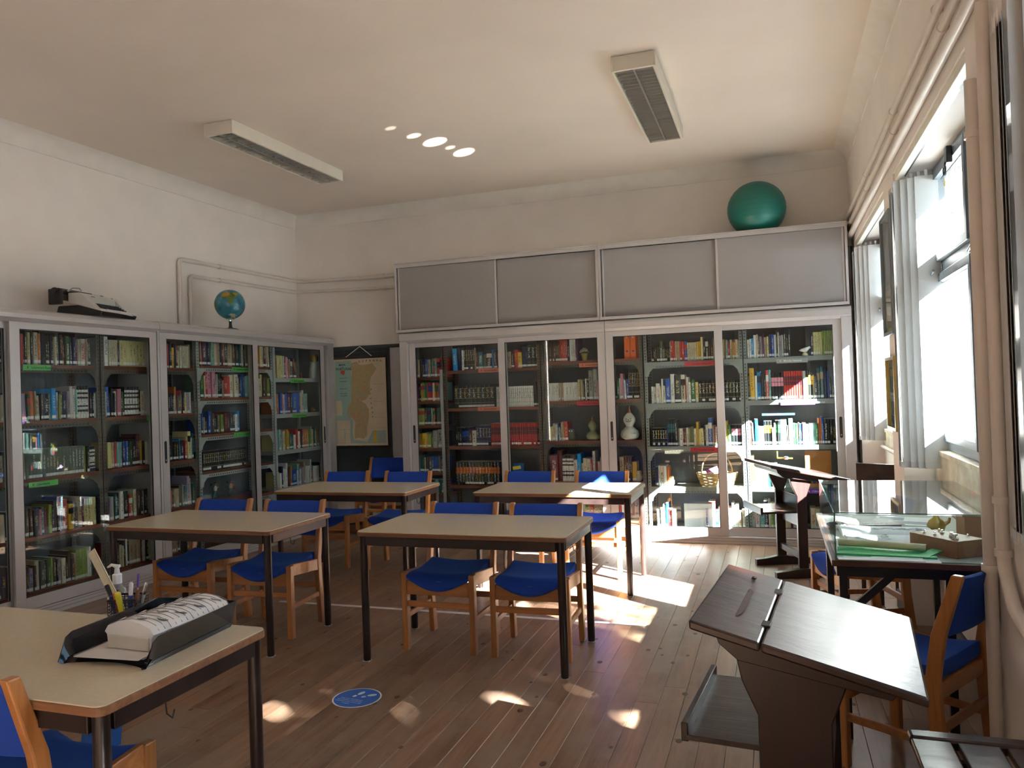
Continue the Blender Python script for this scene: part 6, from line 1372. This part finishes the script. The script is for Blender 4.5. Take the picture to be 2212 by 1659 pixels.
t = thing('wall_calendar', 'orange spiral-bound board leaning on the shelf behind the school desk', 'calendar', (.37, 7.82, .534)); ob('board', G().box(-.115, .115, 0, .006, 0, .34), cmat('orange_board', (.50, .20, .04), .5), t); 
for k in range(6): ob('spiral', G().tube([(-.09 + k * .036 + .008 * math.cos(a), .003, .345 + .012 * math.sin(a)) for a in [2 * PI * q / 10 for q in range(11)]], .0018, 5), 'black', t)
for k, c in enumerate(('g', 'u', 'a', 'r', 'y')): ob('colour_block', G().box(-.09 + k * .038, -.065 + k * .038, -.003, 0, .03, .11), cmat('block_' + c, srgb(COL[c])), t)
def dove():
    t = thing('dove_figurine', 'white china dove at the end of the top shelf under the green ball', 'figurine', (.29, 7.80, 1.777)); wm = cmat('china_white', (.85, .84, .82), .25)
    ob('plinth', G().lathe([(.026, 0), (.028, .008), (.014, .03), (0, .032)], 14), 'cream', t, smooth=True)
    ob('body', G().strip([[Vector((x_, r_ * math.cos(a) * .8, .052 + dz + r_ * math.sin(a))) for a in [2 * PI * q / 10 for q in range(10)]] for x_, r_, dz in ((-.052, .004, .0), (-.035, .012, .0), (-.01, .021, .002), (.015, .023, .006), (.03, .016, .016), (.037, .014, .024), (.046, .010, .024), (.052, .003, .020))]), wm, t, smooth=True)
    ob('wing', G().ball((-.012, -.018, .058), .02, n=12, k=8, sc=(1.5, .3, .55)), wm, t, smooth=True); ob('beak', G().lathe([(.003, 0), (0, .01)], 6), 'gold', t, loc=(.050, 0, .073), rot=(0, PI / 2, 0)); ob('eye', G().ball((.042, -.012, .078), .0022, n=6, k=5), 'ink', t)
dove()
def farmer(label, s0, z_, shirt):
    p = LW(s0, .20, z_); t = thing('farmer_figurine', label, 'figurine', p, LANG); sk = cmat('fig_skin', (.45, .22, .12)); tr = cmat('fig_trousers', (.03, .12, .11)); br = cmat('fig_brown', (.16, .09, .05))
    ob('trousers', G().tube([(.028, 0, .006), (.012, 0, .045), (0, 0, .08)], [.008, .010, .014], 8).tube([(-.030, 0, .010), (-.012, 0, .045), (0, 0, .08)], [.008, .010, .014], 8), tr, t, smooth=True)
    ob('shirt', G().tube([(0, 0, .075), (.002, 0, .105), (.004, 0, .125)], [.016, .018, .010], 10), shirt, t, smooth=True)
    ob('arm', G().tube([(.004, -.014, .12), (.022, -.018, .10), (.028, -.012, .118)], .0055, 6), sk, t, smooth=True); ob('head', G().ball((.006, 0, .142), .0145, n=12, k=8), sk, t, smooth=True); ob('beard', G().ball((.014, 0, .134), .008, n=8, k=6), 'ink', t)
    ob('cap', G().lathe([(.017, 0), (.016, .006), (.010, .013), (0, .014)], 14), br, t, loc=(.005, 0, .148), smooth=True); ob('boot', G().ball((.034, 0, .005), .008, n=8, k=6, sc=(1.5, 1, .7)), 'ink', t); ob('boot', G().ball((-.026, 0, .006), .008, n=8, k=6, sc=(1.5, 1, .7)), 'ink', t)
    ob('hoe_handle', G().tube([(-.055, -.01, .150), (.045, -.016, .108)], .0022, 6), br, t); ob('hoe_blade', G().box(-.070, -.052, -.012, -.006, .132, .155), 'skirt', t, bevel=.002)
farmer('little farmer figurine with white shirt carrying a hoe, nearer the wall pipes', 1.90, .575, cmat('fig_white', (.6, .58, .52)))
farmer('little bearded farmer figurine with bare arms carrying a hoe and basket', 2.12, .573, cmat('fig_skin2', (.48, .30, .18)))
ob('basket', G().lathe([(.012, 0), (.016, .02), (.013, .02), (0, .004)], 10), cmat('fig_red', (.35, .04, .05)), bpy.data.objects[[o.name for o in bpy.data.objects if o.name.startswith('farmer_figurine')][-1]], loc=(.045, -.01, .06))
t = thing('clay_figurine', 'seated brown clay figurine in the slim bay right of the globe', 'figurine', LW(2.60, .20, 1.219), LANG); bm2 = cmat('clay_brown', (.22, .13, .08)); ob('stool', G().box(-.025, .025, -.02, .02, 0, .035), bm2, t, bevel=.004); ob('body', G().tube([(0, 0, .03), (0, 0, .06), (0, 0, .085)], [.02, .02, .012], 10), bm2, t, smooth=True); ob('head', G().ball((0, 0, .10), .016, n=10, k=8), cmat('clay_tan', (.4, .26, .14)), t, smooth=True)
t = thing('lantern_vase', 'tall white jar with metal neck and gold label on the top shelf beside the map', 'jar', LW(3.575, .17, 1.770), LANG); ob('body', G().lathe([(.066, 0), (.070, .01), (.062, .12), (.05, .17), (.055, .19), (.048, .20), (0, .20)], 24), cmat('jar_white', (.60, .60, .55), .35), t, smooth=True)
ob('gold_band', G().lathe([(.050, .185), (.054, .20), (.054, .275), (.050, .285), (0, .285)], 24), 'gold', t, smooth=True); ob('crest', G().box(-.018, .018, -.0565, -.053, .205, .26), 'ink', t, bevel=.006); ob('neck', G().lathe([(.045, .285), (.040, .30), (.055, .33), (.05, .332), (0, .31)], 24), 'bolt', t, smooth=True)
t = tag(ob('jar', G().lathe([(.014, 0), (.016, .01), (.015, .045), (.010, .05), (0, .05)], 14), 'terr', loc=LW(3.30, .17, 1.770), smooth=True), 'tiny reddish pot at the end of the top row beside the map', 'pot'); ob('rim', G().lathe([(.012, .048), (.013, .056), (.010, .056)], 14), 'wicker', t)
t = thing('cat_figurine', 'small horned clay animal head on the second shelf beside the map', 'figurine', LW(3.50, .17, 1.372), LANG); ob('head', G().ball((0, 0, .03), .03, n=14, k=10, sc=(1.1, .9, .9)), bm2, t, smooth=True)
for dx in (-1, 1): ob('ear', G().lathe([(.009, 0), (0, .022)], 6), bm2, t, loc=(dx * .022, 0, .05), rot=(0, dx * .5, 0)); ob('eye', G().ball((dx * .012, -.025, .036), .005, n=8, k=6), 'ink', t)
ob('muzzle', G().ball((0, -.026, .022), .012, n=10, k=6), cmat('clay_tan', (.4, .26, .14)), t, smooth=True)
t = thing('picture_book', 'blue and yellow booklet leaning on the fourth encyclopedia shelf', 'book', (-2.61, 7.80, .53)); o = ob('cover', G().box(-.055, .055, 0, .01, 0, .235), cmat('booklet_blue', (.02, .12, .40)), t); ob('title_band', G().box(-.04, .05, -.001, 0, .17, .205), cmat('booklet_yellow', (.7, .55, .05)), o, rot=(0, -.15, 0))
for o in [q for q in bpy.data.objects if q.type == 'MESH' and q.parent is None and 'kind' not in q and 'label' not in q]: print('UNTAGGED', o.name)

# added spotlights standing in for sun the glass case throws on the ceiling
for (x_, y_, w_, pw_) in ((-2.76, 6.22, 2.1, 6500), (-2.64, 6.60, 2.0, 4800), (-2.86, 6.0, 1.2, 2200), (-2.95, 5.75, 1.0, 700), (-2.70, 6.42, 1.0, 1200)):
    s_ = bpy.data.lights.new('added_glint_spot', 'SPOT'); s_.energy = pw_; s_.spot_size = math.radians(w_); s_.spot_blend = .55; s_.color = (1, .93, .82); s_.shadow_soft_size = .012
    so_ = bpy.data.objects.new('added_glint_spot', s_); C.objects.link(so_); so_.location = (.5, 4.1, .985)
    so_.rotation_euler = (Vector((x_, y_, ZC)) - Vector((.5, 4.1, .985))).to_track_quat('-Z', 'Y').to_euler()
